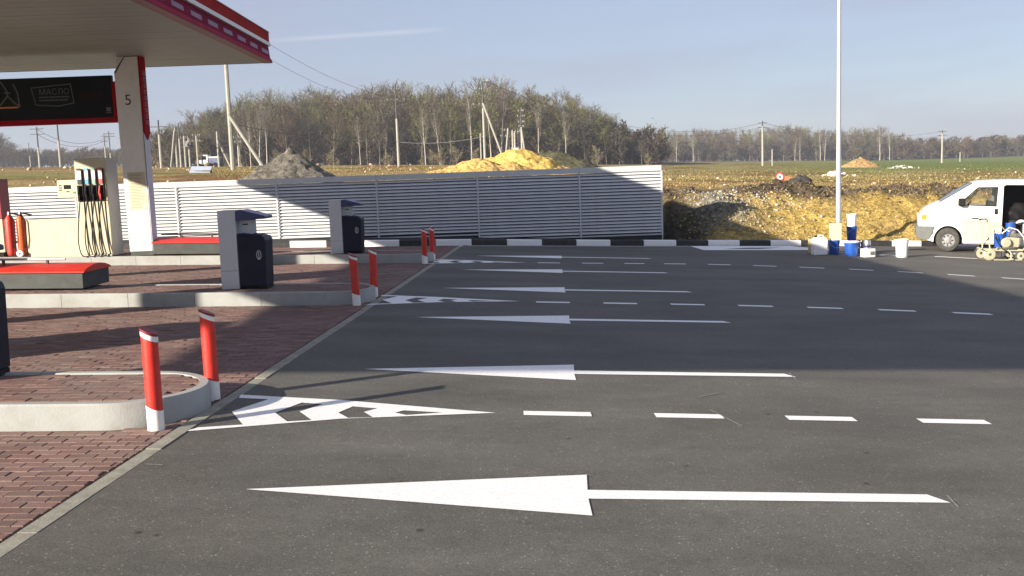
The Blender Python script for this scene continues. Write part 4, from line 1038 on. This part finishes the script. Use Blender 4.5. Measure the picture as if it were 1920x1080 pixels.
p = at(1015, 300, 75); pile('grassy_mound', 'dull green grassy mound right behind the sand heap', p.x+1, 75, 5.5, 4, 1.55, (.085, .085, .05), seed=15, sharp=0)
p = at(1613, 300, 110); pile('clay_pile', 'small conical clay heap on the green field left of the lamp post', p.x, 110, 2.4, 2.4, 1.25, (.40, .26, .12), seed=2)
p = at(1218, 300, 95); pile('earth_mound', 'low brown earth mound just above the right fence end', p.x, 95, 2.4, 2, .7, (.24, .18, .10), seed=4, sharp=0)

# ================================================================== RUBBLE, CLODS, GRASS
ico_v, ico_f = None, None
_b = bmesh.new(); bmesh.ops.create_icosphere(_b, subdivisions=1, radius=1); ico_v = np.array([q.co[:] for q in _b.verts]); ico_f = np.array([[q.index for q in f_.verts] for f_ in _b.faces]); _b.free()
nr = np.random.RandomState(5)
def scatter(name, pts, sizes, cols, m, kind='stuff', flat=.7):
    n = len(pts); V = []; C = []
    for i in range(n):
        q = ico_v*(1+nr.uniform(-.3, .3, (len(ico_v), 1))); q = q*np.array([1, nr.uniform(.6, 1), flat])*sizes[i]
        a = nr.uniform(0, 6.28); ca_, sa = math.cos(a), math.sin(a); q = np.stack([q[:, 0]*ca_-q[:, 1]*sa, q[:, 0]*sa+q[:, 1]*ca_, q[:, 2]], 1)
        V.append(q+pts[i]); C.append(np.repeat(np.array([cols[i]]), len(ico_v), 0))
    Fc = np.concatenate([ico_f+i*len(ico_v) for i in range(n)])
    return colmesh(name, np.concatenate(V), Fc, np.concatenate(C), m, smooth=False, kind=kind)
def spots(n, fx, size, col, cv=.2):
    P, Sz, Cc = [], [], []
    while len(P) < n:
        r = fx()
        if r is None: continue
        x, y = r; s = size*nr.lognormal(0, .45)
        P.append((x, y, terr(x, y)+s*.25)); Sz.append(min(s, size*3)); k = 1+nr.uniform(-cv, cv); Cc.append([q*k for q in col])
    return P, Sz, Cc
def f_clay():
    x = nr.uniform(5.4, 22); return x, bank_start(x)+abs(nr.normal(0, 1))*2.2
a = spots(5200, f_clay, .019, (.36, .26, .085), .5); scatter('clay_clods', *a, MT['rubblepale'])
def f_pale():
    x = nr.normal(8.4, 1.5); x = 6+abs(x-6); y = bank_start(x)+nr.normal(3.6, .55)-(.25*(x-8.4) if x > 8.4 else 0)
    return x, y
a = spots(460, f_pale, .026, (.36, .33, .28), .4)
b2 = spots(260, lambda: (nr.uniform(6.8, 10), bank_start(9)+nr.normal(1.9, .6)), .020, (.38, .33, .22), .35)
scatter('pale_rubble', a[0]+b2[0], a[1]+b2[1], a[2]+b2[2], MT['rubblepale'])
def f_soil():
    x = nr.uniform(5.4, 24); return x, bank_start(x)+nr.normal(4.4, .5)
a = spots(2200, f_soil, .032, (.10, .08, .055), .4)
g = spots(500, lambda: (nr.normal(6.9, .6), nr.normal(31.8, .7)), .03, (.20, .20, .18), .3)
scatter('topsoil_clods', a[0]+g[0], a[1]+g[1], a[2]+g[2], MT['rubblepale'])
def f_field():
    y = 37+nr.exponential(28); x = nr.uniform(-.5, .6)*y
    return (x, y) if y < 190 else None
a = spots(1300, f_field, .045, (.30, .23, .14), .45)
a2 = spots(90, f_field, .07, (.45, .43, .40), .25); a3 = spots(60, lambda: (nr.uniform(-60, -10), nr.uniform(85, 150)), .16, (.30, .23, .15), .5)
scatter('field_stones', a[0]+a2[0]+a3[0], a[1]+a2[1]+a3[1], a[2]+a2[2]+a3[2], MT['rubblepale'])
def grass(name, n, fx, hmin, hmax, wd, colf):
    v = np.zeros((n*3, 3)); c = np.zeros((n*3, 3)); i = 0
    while i < n:
        r = fx()
        if r is None: continue
        x, y = r; z = terr(x, y)-.01; h = nr.uniform(hmin, hmax)*(1+max(0, y-45)*.006); a = nr.uniform(0, 6.28); w = wd*(1+max(0, y-40)*.03)
        dx, dy = math.cos(a)*w, math.sin(a)*w; lx, ly = nr.normal(0, .4*h), nr.normal(0, .4*h)
        v[3*i] = (x-dx, y-dy, z); v[3*i+1] = (x+dx, y+dy, z); v[3*i+2] = (x+lx, y+ly, z+h); c[3*i:3*i+3] = colf(x, y); i += 1
    colmesh(name, v, np.arange(n*3).reshape(-1, 3), np.clip(c, .01, .8), MT['grassblade'], smooth=False, kind='stuff')
def gcol(x, y):
    g = sm((x/y-.12)/.3)*sm((y-45)/60); g = max(g, .35*(nr.rand() < .3)); k = nr.uniform(.6, 1.3)
    return np.array((.29, .215, .085))*k*(1-g)+np.array((.11, .17, .035))*k*g
def f_g():
    y = 34.5+nr.exponential(22); x = nr.uniform(-.30, .62)*y
    if y > 150 or (y < 36 and x < 5): return None
    if fbm(x, y*2, .12, 3)+nr.uniform(-.4, .4) < 0: return None
    return x, y
grass('dry_grass', 26000, f_g, .04, .12, .012, gcol)

# fallen barrier, tarpaulin heap, panels on the field
x = at(1462, 345, 35.5).x; y = 35.5
t = thing('fallen_road_sign', 'fallen red and white road sign on the bank crest', 'road sign', (x, y, terr(x, y)+.16), -.2)
Mx = Matrix.Translation((0, 0, .28)) @ Euler((math.radians(70), math.radians(20), .2)).to_matrix().to_4x4()
MB().lathe([(.17, -.01), (.17, .01)], 24, M=Mx).obj('disc', MT['redpaint'], t)
MB().lathe([(.12, .011), (.12, .016)], 24, M=Mx).obj('disc_face', MT['whitepaint'], t); MB().lathe([(.05, .0165), (.05, .02)], 16, M=Mx).obj('symbol', MT['bumper'], t)
MB().box(.12, .80, -.03, .03, .16, .34, M=Euler((0, .25, 0)).to_matrix().to_4x4()).obj('board', mat('faded_orange', (.62, .16, .05), .6), t)
MB().tube([(-.1, .1, .02), (.2, .1, .3)], .02, 6).obj('post', MT['steel'], t)
x = at(1500, 352, 35.3).x; y = 35.3
b = bmesh.new(); bmesh.ops.create_icosphere(b, subdivisions=4, radius=1)
for q in b.verts: n_ = mnoise.fractal(q.co*2, 1, 2, 4)*.3; q.co *= 1+n_; q.co.x *= .42; q.co.y *= .3; q.co.z = q.co.z*.26+.12
me = bpy.data.meshes.new('earth_heap'); b.to_mesh(me); b.free(); me.materials.append(mat('black_earth', (.035, .032, .03), .9, var=.4, bump=.6)); o = bpy.data.objects.new('earth_heap', me); COL.objects.link(o); o.location = (x, y, terr(x, y)); tag(o, 'small black earth heap right of the fallen road sign', 'heap')
for (u, Y, w, h, lab, col) in ((1566, 62, .9, .34, 'pale rubble heap on the field just left of the lamp post', (.55, .56, .50)), (1690, 100, 1.6, .3, 'flat pale slab heap at the far edge of the green field', (.5, .5, .48))):
    x = at(u, 310, Y).x; P, Z_, C_ = [], [], []
    for _ in range(60):
        a = nr.normal(0, .4)*w; s = nr.uniform(.06, .16); P.append((a, nr.normal(0, .3)*w, nr.uniform(0, h)*max(0, 1-abs(a)/w))); Z_.append(s); C_.append([q*nr.uniform(.8, 1.2) for q in col])
    o = scatter('rubble_heap', P, Z_, C_, MT['rubblepale'], kind=None); o.location = (x, Y, terr(x, Y)); tag(o, lab, 'rubble heap')
x = at(375, 331, 58).x; y = 58
t = thing('metal_sheet', 'pale blue metal sheet leaning on the field above the fence', 'metal sheet', (x, y, terr(x, y)+.0), 0)
MB().box(-.6, .6, -.02, .02, 0, .72, M=Euler((math.radians(-58), .03, .1)).to_matrix().to_4x4()).obj('sheet', MT['sheet'], t)
MB().box(-.6, .6, .1, .5, -.05, .15).obj('prop', MT['bark'], t)
# digger / truck far left
x = at(392, 305, 120).x; y = 120
t = thing('distant_truck', 'small white truck with dark body parked far off at the wood edge', 'truck', (x, y, terr(x, y)))
MB().box(-1.5, -.35, -.6, .6, .35, .9).obj('bonnet', MT['vanwhite'], t, bevel=.08); MB().box(-.75, .1, -.7, .7, .35, 1.55).obj('cab', MT['vanwhite'], t, bevel=.08)
MB().box(-.65, -.1, -.712, -.701, .95, 1.4).obj('side_window', MT['board'], t)
MB().box(.2, 1.35, -.75, .75, .45, 1.15).obj('cargo_body', mat('truck_blue_grey', (.10, .12, .22), .6), t, bevel=.04); MB().box(.2, 1.35, -.76, .76, 1.155, 1.3).obj('body_rail', MT['vanwhite'], t)
for wx in (-1.1, 1.0): MB().lathe([(.28, -.75), (.28, -.5)], 16, c=(wx, 0, .28), axis='y').obj('wheel', MT['black'], t); MB().lathe([(.28, .5), (.28, .75)], 16, c=(wx, 0, .28), axis='y').obj('wheel', MT['black'], t)

# ================================================================== POLES
def pole(u, Y, vt, label, r=.13, dark=.22, arms=(), strut=None, name='utility_pole', lean=0):
    x = at(u, 310, Y).x; zb = terr(x, Y); ub, vb = pix((x, Y, zb)); x = at(u, vb, Y).x; zb = terr(x, Y)
    zt = at(u-5, vt, Y).z; H = zt-zb
    t = thing(name, label, 'utility pole', (x, Y, zb), 0, 'utility poles in the field')
    MB().tube([(0, 0, -.3), (lean*(1-dark)*H, 0, H*(1-dark))], [r, r*.8], 8).obj('shaft', MT['polec'], t, smooth=True)
    MB().tube([(lean*(1-dark)*H, 0, H*(1-dark)), (lean*H, 0, H)], [r*.62, r*.5], 8).obj('pole_top', MT['poled'] if dark > .05 else MT['polec'], t, smooth=True)
    for (hz, w, side) in arms:
        z = H*hz; xa, xb = (-w, w) if side == 0 else ((-w, 0) if side < 0 else (0, w))
        a = MB().box(xa, xb, -.05, .05, z-.04, z+.04).obj('crossarm', MT['poled'], t)
        for q in ((xa+.08), (xa+xb)/2+.15, (xb-.08)): MB().lathe([(.03, z+.04), (.06, z+.10), (.03, z+.22)], 6, c=(q, 0, 0)).obj('insulator', MT['insul'], a)
    if strut:
        dx, hz = strut; MB().tube([(0, -.2, H*hz), (dx, -.2, -.25)], r*.75, 8).obj('strut', MT['polec'], t, smooth=True)
    return t, Vector((x, Y, zb)), H
Pl = {}
Pl['a'] = pole(437, 74, 28, 'thick tall concrete pole with diagonal strut under the canopy corner', r=.18, dark=.03, arms=((.96, .8, 0),), strut=(2.6, .36))
Pl['b'] = pole(748, 116, 157, 'single pole with dark top in the middle of the wood front', r=.17, dark=.42, arms=((.80, 1.1, 0), (.93, .5, 0)))
Pl['c'] = pole(910, 104, 152, 'tall pole with long strut left of the sand heap', r=.15, dark=.32, arms=((.99, .7, 1), (.90, .9, -1), (.72, 1.1, -1)), strut=(2.3, .74))
pole(903, 106, 250, 'thin short pole just left of the tall strutted pole', r=.09, dark=.0)
for (u, Y, vt, lab, kw) in (
    (955, 112, 240, 'leftmost short braced pole above the sand heap', dict(strut=(-.55, .95), dark=.05, arms=((.93, .5, -1), (.78, .9, -1)))),
    (963, 114, 243, 'second short pole above the sand heap', dict(dark=.05)),
    (967, 112, 246, 'third short pole above the sand heap carrying a transformer', dict(dark=.05, arms=((.5, .5, 0),))),
    (974, 113, 240, 'fourth short pole above the sand heap', dict(dark=.08, arms=((.9, .4, 0), (.6, .5, 0)))),
    (980, 110, 206, 'tallest pole of the cluster above the sand heap, many insulators', dict(dark=.30, strut=(.55, .66), arms=((.97, .35, 0), (.88, .45, 0), (.78, .4, 0), (.7, .35, 0)))),
    (303, 96, 225, 'pole just right of the numbered column with double crossarm', dict(arms=((.86, .8, 0), (.72, .5, 0)), dark=.3, r=.15)),
    (333, 118, 240, 'braced pole left of the transformer poles', dict(strut=(-.8, .93), dark=.05)),
    (340, 120, 230, 'slim dark topped pole left of the transformer poles', dict(dark=.35)),
    (349, 121, 250, 'left pole of the transformer group', dict(dark=.08, arms=((.86, .5, 0), (.72, .6, 0)))),
    (357, 122, 253, 'middle pole of the transformer group', dict(dark=.08, arms=((.8, .7, 0),))),
    (372, 119, 248, 'right pole of the transformer group above the white truck', dict(dark=.1, arms=((.9, .5, 0), (.74, .5, 0)))),
    (411, 100, 246, 'short pale pole with strut left of the thick tall pole', dict(dark=.02, strut=(1.3, .80), r=.12)),
    (449, 110, 256, 'short pole with small crossarm right of the thick tall pole', dict(dark=.3, arms=((.95, .5, 0), (.8, .4, 0)))),
    (75, 130, 238, 'left one of two poles seen under the advert board', dict(dark=.5, r=.16, arms=((.95, .9, 0), (.82, .9, 0)))),
    (114, 125, 222, 'plain pole seen under the middle of the advert board', dict(dark=.45, r=.17)),
    (58, 210, 268, 'tiny far pole behind the two poles under the board', dict(dark=.5)),
    (200, 150, 252, 'left one of the far pole pair beside the numbered column', dict(dark=.35, arms=((.95, .5, 0), (.8, .5, 0)))),
    (209, 140, 246, 'right one of the far pole pair beside the numbered column', dict(dark=.6, arms=((.93, .8, 0), (.85, .8, 0)))),
    (1430, 150, 227, 'pole with several crossarms in the green field', dict(dark=.12, r=.17, arms=((.96, .7, 0), (.86, .8, 0), (.75, .6, 0)))),
    (1448, 150, 280, 'short stub pole right of the field pole', dict(dark=.05, r=.11)),
    (1766, 170, 244, 'pole with crossarms beyond the parked van', dict(dark=.1, r=.17, arms=((.96, .8, 0), (.84, .9, 0), (.72, .7, 0)))),
    (1800, 230, 285, 'small white stub pole far off right of the crossarm pole', dict(dark=.0, r=.14))):
    Pl[u] = pole(u, Y, vt, lab, **kw)
tr = thing('pole_transformer', 'grey transformer box hung between the left pole group', 'transformer', Pl[357][1]+Vector((0, -.2, Pl[357][2]*.62)))
MB().box(-.7, .6, -.3, .3, 0, .12).obj('platform', MT['poled'], tr); MB().box(-.45, .05, -.25, .25, .12, .75).obj('tank', MT['insul'], tr); MB().box(.15, .5, -.2, .2, .12, .6).obj('tank', MT['poled'], tr)
tr = thing('pole_transformer', 'pale transformer hung low on the poles above the sand heap', 'transformer', Pl[967][1]+Vector((0, -.25, Pl[967][2]*.40)))
MB().box(-.25, .35, -.2, .2, 0, .5).obj('tank', MT['whitepaint'], tr); MB().box(-.6, .6, -.25, .25, -.1, 0).obj('platform', MT['poled'], tr)
def wire(p, q, sag, label, r=.013):
    n = 18; path = [p.lerp(q, i/n)-Vector((0, 0, sag*4*(i/n)*(1-i/n))) for i in range(n+1)]
    c = p; o = MB().tube([x_-c for x_ in path], r, 4).obj('power_line', MT['wire'], loc=c); tag(o, label, 'power line', 'overhead wires')
def tp(k, f=.98, dx=0): t, b_, H = Pl[k]; return b_+Vector((dx, 0, H*f))
wire(tp('a', .97, .7), tp('b', .82, .9), 1.2, 'sagging wire from the thick pole to the middle pole, upper one')
wire(tp('a', .97, -.7), tp('b', .82, -.9), 1.6, 'sagging wire from the thick pole to the middle pole, lower one')
wire(tp('b', .95), tp('c', .93), .6, 'wire from the middle pole to the tall strutted pole')
wire(tp('b', .3, .2), tp('a', .3, .2), .5, 'low pale wire in front of the wood', .03)
wire(tp('b', .3), tp('c', .35), .4, 'low wire right of the middle pole', .03)
wire(tp('c', .99, .5), tp(1430, .96), 3.0, 'highest wire running right to the field pole', .024)
wire(tp('c', .9, -.8), tp(1430, .86), 2.8, 'lower wire running right to the field pole', .024)
wire(tp(1430, .96), tp(1766, .96), 1.5, 'upper wire between the two field poles', .024)
wire(tp(1430, .86), tp(1766, .84), 1.7, 'lower wire between the two field poles', .024)
wire(tp(303, .86, .7), tp(209, .93), 1.0, 'wire between the pole by the column and the far pair', .024)
wire(tp(75, .95), tp(209, .85), 1.4, 'wire under the advert board, upper one', .026)
wire(tp(75, .82), tp(209, .80), 1.4, 'wire under the advert board, lower one', .026)

# ================================================================== TREES
def tree_arrays(seed, H=10, levels=4, spread=.5, twig=.035, start=.25, nb=(9, 6, 5), leaf=0, up=.55, lean=0, wmul=1.0):
    rr = random.Random(seed); V, Fc, Kd = [], [], []      # Kd: 0 trunk 1 limb 2 twig 3 bud
    def seg(p, q, r0, r1, kd, n=3):
        d = (q-p).normalized(); a = d.orthogonal().normalized(); b = d.cross(a); o = len(V)
        for (c, r) in ((p, r0), (q, r1)):
            for k in range(n): w = 2*math.pi*k/n; V.append(c+r*(math.cos(w)*a+math.sin(w)*b)); Kd.append(kd)
        for k in range(n):
            A, B, C_, D = o+k, o+(k+1) % n, o+n+(k+1) % n, o+n+k; Fc.append((A, B, C_)); Fc.append((A, C_, D))
    def tw(p, q, w, kd=2):
        d = q-p; s = d.cross(Vector((rr.gauss(0, 1), rr.gauss(0, 1), rr.gauss(0, 1)))).normalized()*w; o = len(V)
        V.extend([p-s, p+s, q]); Kd.extend([kd]*3); Fc.append((o, o+1, o+2))
    def branch(p, d, L, r, lv):
        n = 4 if lv == 0 else 3; pts = [p]; dd = d.copy()
        for i in range(n):
            dd = (dd+Vector((rr.gauss(0, .10), rr.gauss(0, .10), rr.gauss(0, .05)+(.10*up if lv else 0)))*(1 if lv else .35)).normalized()
            pts.append(pts[-1]+dd*L/n)
        for i in range(n):
            r0, r1 = r*(1-.8*i/n), r*(1-.8*(i+1)/n)
            if lv < 2: seg(pts[i], pts[i+1], r0, max(r1, .012), min(lv, 1), 5 if lv == 0 else 3)
            else: tw(pts[i], pts[i+1]+(pts[i+1]-pts[i])*.3, max(r0, twig))
        if lv >= levels-1: return
        for k in range(nb[lv]):
            t = (start if lv == 0 else .2)+(1-(start if lv == 0 else .2))*((k+rr.random())/nb[lv])
            i = min(int(t*n), n-1); q = pts[i].lerp(pts[i+1], t*n-i)
            az = rr.uniform(0, 6.283); el = rr.uniform(.3, 1.0)*spread*1.6
            ax = (pts[i+1]-pts[i]).normalized(); s = ax.orthogonal().normalized(); s2 = ax.cross(s)
            nd = (ax*math.cos(el)+(s*math.cos(az)+s2*math.sin(az))*math.sin(el)); nd.z += .18*up; nd.normalize()
            Lb = L*((.50-.30*t) if lv == 0 else .55)*rr.uniform(.7, 1.15)
            branch(q, nd, Lb, r*(1-.75*t)*(.42 if lv == 0 else .5), lv+1)
        if leaf and lv == levels-2:
            for _ in range(leaf):
                q = pts[-1]+Vector((rr.gauss(0, .3), rr.gauss(0, .3), rr.gauss(0, .3))); tw(q, q+Vector((rr.gauss(0, .12), rr.gauss(0, .12), rr.gauss(0, .12))), .05*wmul, 3)
    branch(Vector((0, 0, -.3)), Vector((lean, 0, 1)).normalized(), H, H*.016, 0)
    return np.array([v[:] for v in V]), np.array(Fc), np.array(Kd)
protos = [tree_arrays(100+i, H=10, levels=4, spread=rng, twig=.030, start=st_, nb=nb_, leaf=lf) for i, (rng, st_, nb_, lf) in enumerate((
    (.62, .22, (16, 7, 7), 0), (.52, .25, (16, 7, 7), 3), (.7, .18, (15, 8, 7), 0), (.52, .30, (16, 7, 7), 2), (.62, .22, (16, 7, 7), 4), (.58, .16, (16, 7, 7), 0)))]
bush = [tree_arrays(300+i, H=3, levels=3, spread=.8, twig=.045, start=.03, nb=(18, 12), leaf=lf, up=1.0) for i, lf in enumerate((0, 3, 0))]
TR = np.array((.10, .088, .072)); LIMB = np.array((.115, .098, .08)); TWC = [np.array((.082, .062, .047)), np.array((.090, .074, .047)), np.array((.105, .070, .047)), np.array((.066, .057, .050)), np.array((.100, .098, .040))]
def join(name, inst, kind='stuff'):
    V, F_, C_ = [], [], []; o = 0
    for (p, x, y, z, s, sx, ang, tc_, trc, bud) in inst:
        v, f, k = p; ca_, sa = math.cos(ang), math.sin(ang)
        q = np.stack([(v[:, 0]*ca_-v[:, 1]*sa)*sx+x, (v[:, 0]*sa+v[:, 1]*ca_)*sx+y, v[:, 2]*s+z], 1)
        c = np.zeros((len(v), 3)); c[k == 0] = trc; c[k == 1] = LIMB*.6+trc*.4; c[k == 2] = tc_; c[k == 3] = bud; c *= nr.uniform(.8, 1.2)
        V.append(q); F_.append(f+o); C_.append(c); o += len(v)
    return colmesh(name, np.concatenate(V), np.concatenate(F_), np.clip(np.concatenate(C_), .005, .9), MT['wood'], smooth=False, kind=kind)
PU = [270, 300, 350, 430, 470, 560, 650, 760, 860, 945, 1010, 1080, 1130, 1170, 1220, 1240]; PV = [268, 245, 222, 190, 172, 166, 168, 160, 168, 152, 168, 180, 205, 235, 262, 280]
def toph(x, y, PU, PV):
    u, _ = pix((x, y, CZ+5)); v = np.interp(u, PU, PV); z0 = terr(x, y); return z0+(at(u, v, y).z-z0)*.86, u
inst = []; front = []
for row in range(7):
    Y0 = 206+row*9
    for x in np.arange(-98, 42, 3.6 if row < 4 else 4.6):
        x = float(x+nr.uniform(-1.4, 1.4)); y = Y0+nr.uniform(-4, 4); zt, u = toph(x, y, PU, PV)
        if u < 283 or u > 1232: continue
        z = terr(x, y); h = (zt-z)*nr.uniform(.80, 1.03)*(.9 if row == 0 else 1)
        if h < 3: h = 3
        grn = nr.rand() < .25
        rec = (protos[nr.randint(6)], x, y, z, h/10, h/10*nr.uniform(.95, 1.35), nr.uniform(0, 6.28), TWC[4] if grn else TWC[nr.randint(4)], TR*nr.uniform(.7, 1.5), np.array((.20, .22, .07)))
        (front if row == 0 else inst).append(rec)
for row in range(5):
    for x in np.arange(-96, 40, 1.9):
        x = float(x+nr.uniform(-1, 1)); y = 207+row*8+nr.uniform(-3, 3); u = pix((x, y, CZ+4))[0]
        if u < 285 or u > 1238: continue
        s = nr.uniform(1.3, 2.9); inst.append((bush[nr.randint(3)], x, y, terr(x, y), s, s*1.1, nr.uniform(0, 6.28), TWC[nr.randint(4)]*.8, TR*.7, np.array((.13, .15, .05))))
for x in np.arange(-98, 46, 1.1):
    y = float(262+nr.uniform(-3, 3)); x = float(x); u = pix((x, y, CZ+4))[0]
    if 285 < u < 1238: s = nr.uniform(1.0, 2.0); inst.append((bush[nr.randint(3)], x, y, terr(x, y), s, s*1.2, nr.uniform(0, 6.28), TWC[3], TR*.7, np.array((.10, .11, .04))))
join('woodland', inst)['label'] = 'dense bare spring wood behind the fence'
# far woods, right and left
inst = []
RU = [1150, 1200, 1260, 1320, 1400, 1500, 1560, 1640, 1700, 1740, 1790, 1850, 1900, 1960]; RV = [248, 250, 246, 242, 246, 235, 244, 240, 254, 268, 268, 264, 258, 250]
for row in range(5):
    for x in np.arange(50, 275, 4.4):
        x = float(x+nr.uniform(-2, 2)); y = 425+row*12+nr.uniform(-4, 4); zt, u = toph(x, y, RU, RV)
        if u < 1150 or u > 1990: continue
        z = terr(x, y); h = max(4, (zt-z)*nr.uniform(.78, 1.05))
        inst.append((protos[nr.randint(6)], x, y, z, h/10, h/10*nr.uniform(1, 1.3), nr.uniform(0, 6.28), TWC[4]*1.1 if nr.rand() < .3 else TWC[nr.randint(4)], TR*nr.uniform(.8, 2.0), np.array((.20, .22, .08))))
        for _ in range(2 if row < 4 else 0):
            x += nr.uniform(-2, 2); s = nr.uniform(1.7, 3.0); inst.append((bush[nr.randint(3)], x+2, y, z, s, s*1.5, nr.uniform(0, 6.28), TWC[nr.randint(4)], TR, np.array((.15, .16, .06))))
for x in np.arange(52, 290, 1.3):
    y = float(476+nr.uniform(-3, 3)); s = nr.uniform(1.1, 1.9); inst.append((bush[nr.randint(3)], float(x), y, terr(x, y)-.3, s, s*1.3, nr.uniform(0, 6.28), TWC[nr.randint(4)], TR, np.array((.12, .13, .05))))
join('distant_woodland', inst)['label'] = 'low bare wood along the horizon on the right'
inst = []
LU = [-60, 0, 15, 30, 60, 110, 160, 200, 240, 275, 320]; LV = [240, 245, 250, 276, 280, 282, 280, 282, 278, 262, 262]
for row in range(5):
    for x in np.arange(-240, -110, 4.0):
        x = float(x+nr.uniform(-2, 2)); y = 350+row*10+nr.uniform(-4, 4); zt, u = toph(x, y, LU, LV)
        if u < -50 or u > 330: continue
        z = terr(x, y); h = max(4, (zt-z)*nr.uniform(.8, 1.05))
        inst.append((protos[nr.randint(6)], x, y, z, h/10, h/10*1.5, nr.uniform(0, 6.28), TWC[4] if nr.rand() < .3 else TWC[nr.randint(4)], TR, np.array((.18, .2, .08))))
        s = nr.uniform(1.4, 2.4); inst.append((bush[nr.randint(3)], x+2, y, z, s, s*1.6, nr.uniform(0, 6.28), TWC[nr.randint(4)], TR, np.array((.15, .16, .06))))
join('distant_woodland', inst)['label'] = 'low bare wood along the horizon on the left'
# single trees
def tree_meshes(p, tm, tc_, bud=(.2, .22, .07)):
    v, f, k = p; k = np.asarray(k); fk = k[f[:, 0]]
    out = []
    for sel, nm in (((fk == 0), 'trunk'), ((fk > 0), 'crown')):
        ff = f[sel]; used = np.unique(ff); mp_ = np.full(len(v), -1); mp_[used] = np.arange(len(used))
        c = np.zeros((len(used), 3)); ku = k[used]; c[ku == 0] = tm; c[ku == 1] = tm if nm == 'trunk' else np.array(tm)*.6+np.array(tc_)*.4; c[ku == 2] = tc_; c[ku == 3] = bud
        o = colmesh(nm, v[used], mp_[ff], c, MT['wood'], smooth=(nm == 'trunk')); me = o.data; bpy.data.objects.remove(o); out.append((nm, me))
    return out
TM = [tree_meshes(protos[i], (.13, .115, .09), tuple(TWC[[0, 4, 2, 3, 4, 1][i]])) for i in range(6)]
def put_tree(meshes, x, y, z, s, sx, ang, label, name='bare_tree', group=None):
    t = thing(name, label, 'tree', (x, y, z), ang, group); t.scale = (sx, sx, s)
    for nm, me in meshes: o = bpy.data.objects.new(nm, me); COL.objects.link(o); o.parent = t
for i, r in enumerate(front):
    put_tree(TM[nr.randint(6)], r[1], r[2], r[3], r[4], r[5], r[6], 'bare grey brown tree in the front row of the wood', group='bare trees along the wood edge')
bprot = [tree_arrays(500+i, H=10, levels=4, spread=.36, twig=.026, start=.35, nb=(12, 5, 5), up=1.0, lean=l_) for i, l_ in enumerate((0, .06, -.05))]
BM_ = [tree_meshes(p, (.36, .335, .29), (.15, .13, .105)) for p in bprot]
BT = [(470, 198, 215, 'pale birch group member left of the strutted pole, slender'), (486, 197, 200, 'pale birch right beside the thick tall pole'), (500, 199, 195, 'tall pale birch above the top of the gravel heap left side'), (452, 201, 218, 'thin pale birch directly right of the thick tall pole'),
      (676, 199, 225, 'pale birch trunk between gravel heap and middle pole'), (690, 200, 232, 'second thin birch left of the middle pole'), (722, 201, 240, 'short birch immediately left of the middle pole'), (798, 198, 200, 'forked pale birch right of the middle pole'),
      (884, 200, 165, 'wide crowned pale tree left of the tall strutted pole'), (922, 201, 175, 'pale birch right behind the tall strutted pole'), (940, 203, 160, 'tall light birch above the pole cluster'), (1010, 200, 190, 'birch just right of the pole cluster'), (1062, 199, 215, 'leaning thin birch behind the grassy mound'), (825, 203, 205, 'slim birch between middle pole and strutted pole')]
for i, (u, y, vt, lab) in enumerate(BT):
    x = at(u, 300, y).x; z = terr(x, y); h = (at(u, vt, y).z-z)*.88; put_tree(BM_[i % 3], x, y, z, h/10, h/10*.8, i*1.3, lab, 'birch_tree', 'pale birches before the wood')
for i, (u, vt, lab) in enumerate(((1490, 268, 'pale thin birch right of the field pole'), (1500, 264, 'twin pale birch in the far wood right of the field pole'), (1538, 250, 'pale forked birch left of the lamp post'), (1546, 256, 'second pale birch close left of the lamp post'), (1650, 244, 'greenish pale birch behind the clay heap'), (1668, 250, 'pale birch right of the clay heap'), (1268, 262, 'greenish birch above the bank left side'), (1300, 258, 'greenish birch in the far wood left of the field pole'))):
    y = 418; x = at(u, 300, y).x; z = terr(x, y); h = at(u, vt, y).z-z; put_tree(BM_[i % 3], x, y, z, h/10, h/10, i*2.1, lab, 'birch_tree', 'pale birches in the far wood')
# shrubs in front of the wood
for i in range(26):
    x = float(nr.uniform(-80, 30)); y = 196+nr.uniform(-6, 6); s = nr.uniform(.6, 1.3)
    if i == 0: SM = tree_meshes(bush[1], (.18, .15, .12), (.17, .14, .09), (.18, .2, .06))
    t = thing('bare_shrub', 'low bare shrub at the foot of the wood', 'shrub', (x, y, terr(x, y)), nr.uniform(0, 6), 'shrubs along the wood edge'); t.scale = (s, s, s)
    for nm, me in SM: o = bpy.data.objects.new('stem' if nm == 'trunk' else 'branches', me); COL.objects.link(o); o.parent = t

# ================================================================== AIR
HAZE = .00045
if HAZE:
    hz = MB().box(-420, 420, -70, 640, -16, 34).obj('haze', bpy.data.materials.new('haze_air'), kind='stuff')
    m = hz.data.materials[0]; m.use_nodes = True; n = m.node_tree.nodes; n.clear(); o_ = n.new('ShaderNodeOutputMaterial'); pv_ = n.new('ShaderNodeVolumePrincipled')
    pv_.inputs['Color'].default_value = (.82, .88, 1, 1); pv_.inputs['Density'].default_value = HAZE; pv_.inputs['Anisotropy'].default_value = .2
    m.node_tree.links.new(pv_.outputs[0], o_.inputs['Volume'])
bpy.context.view_layer.update()
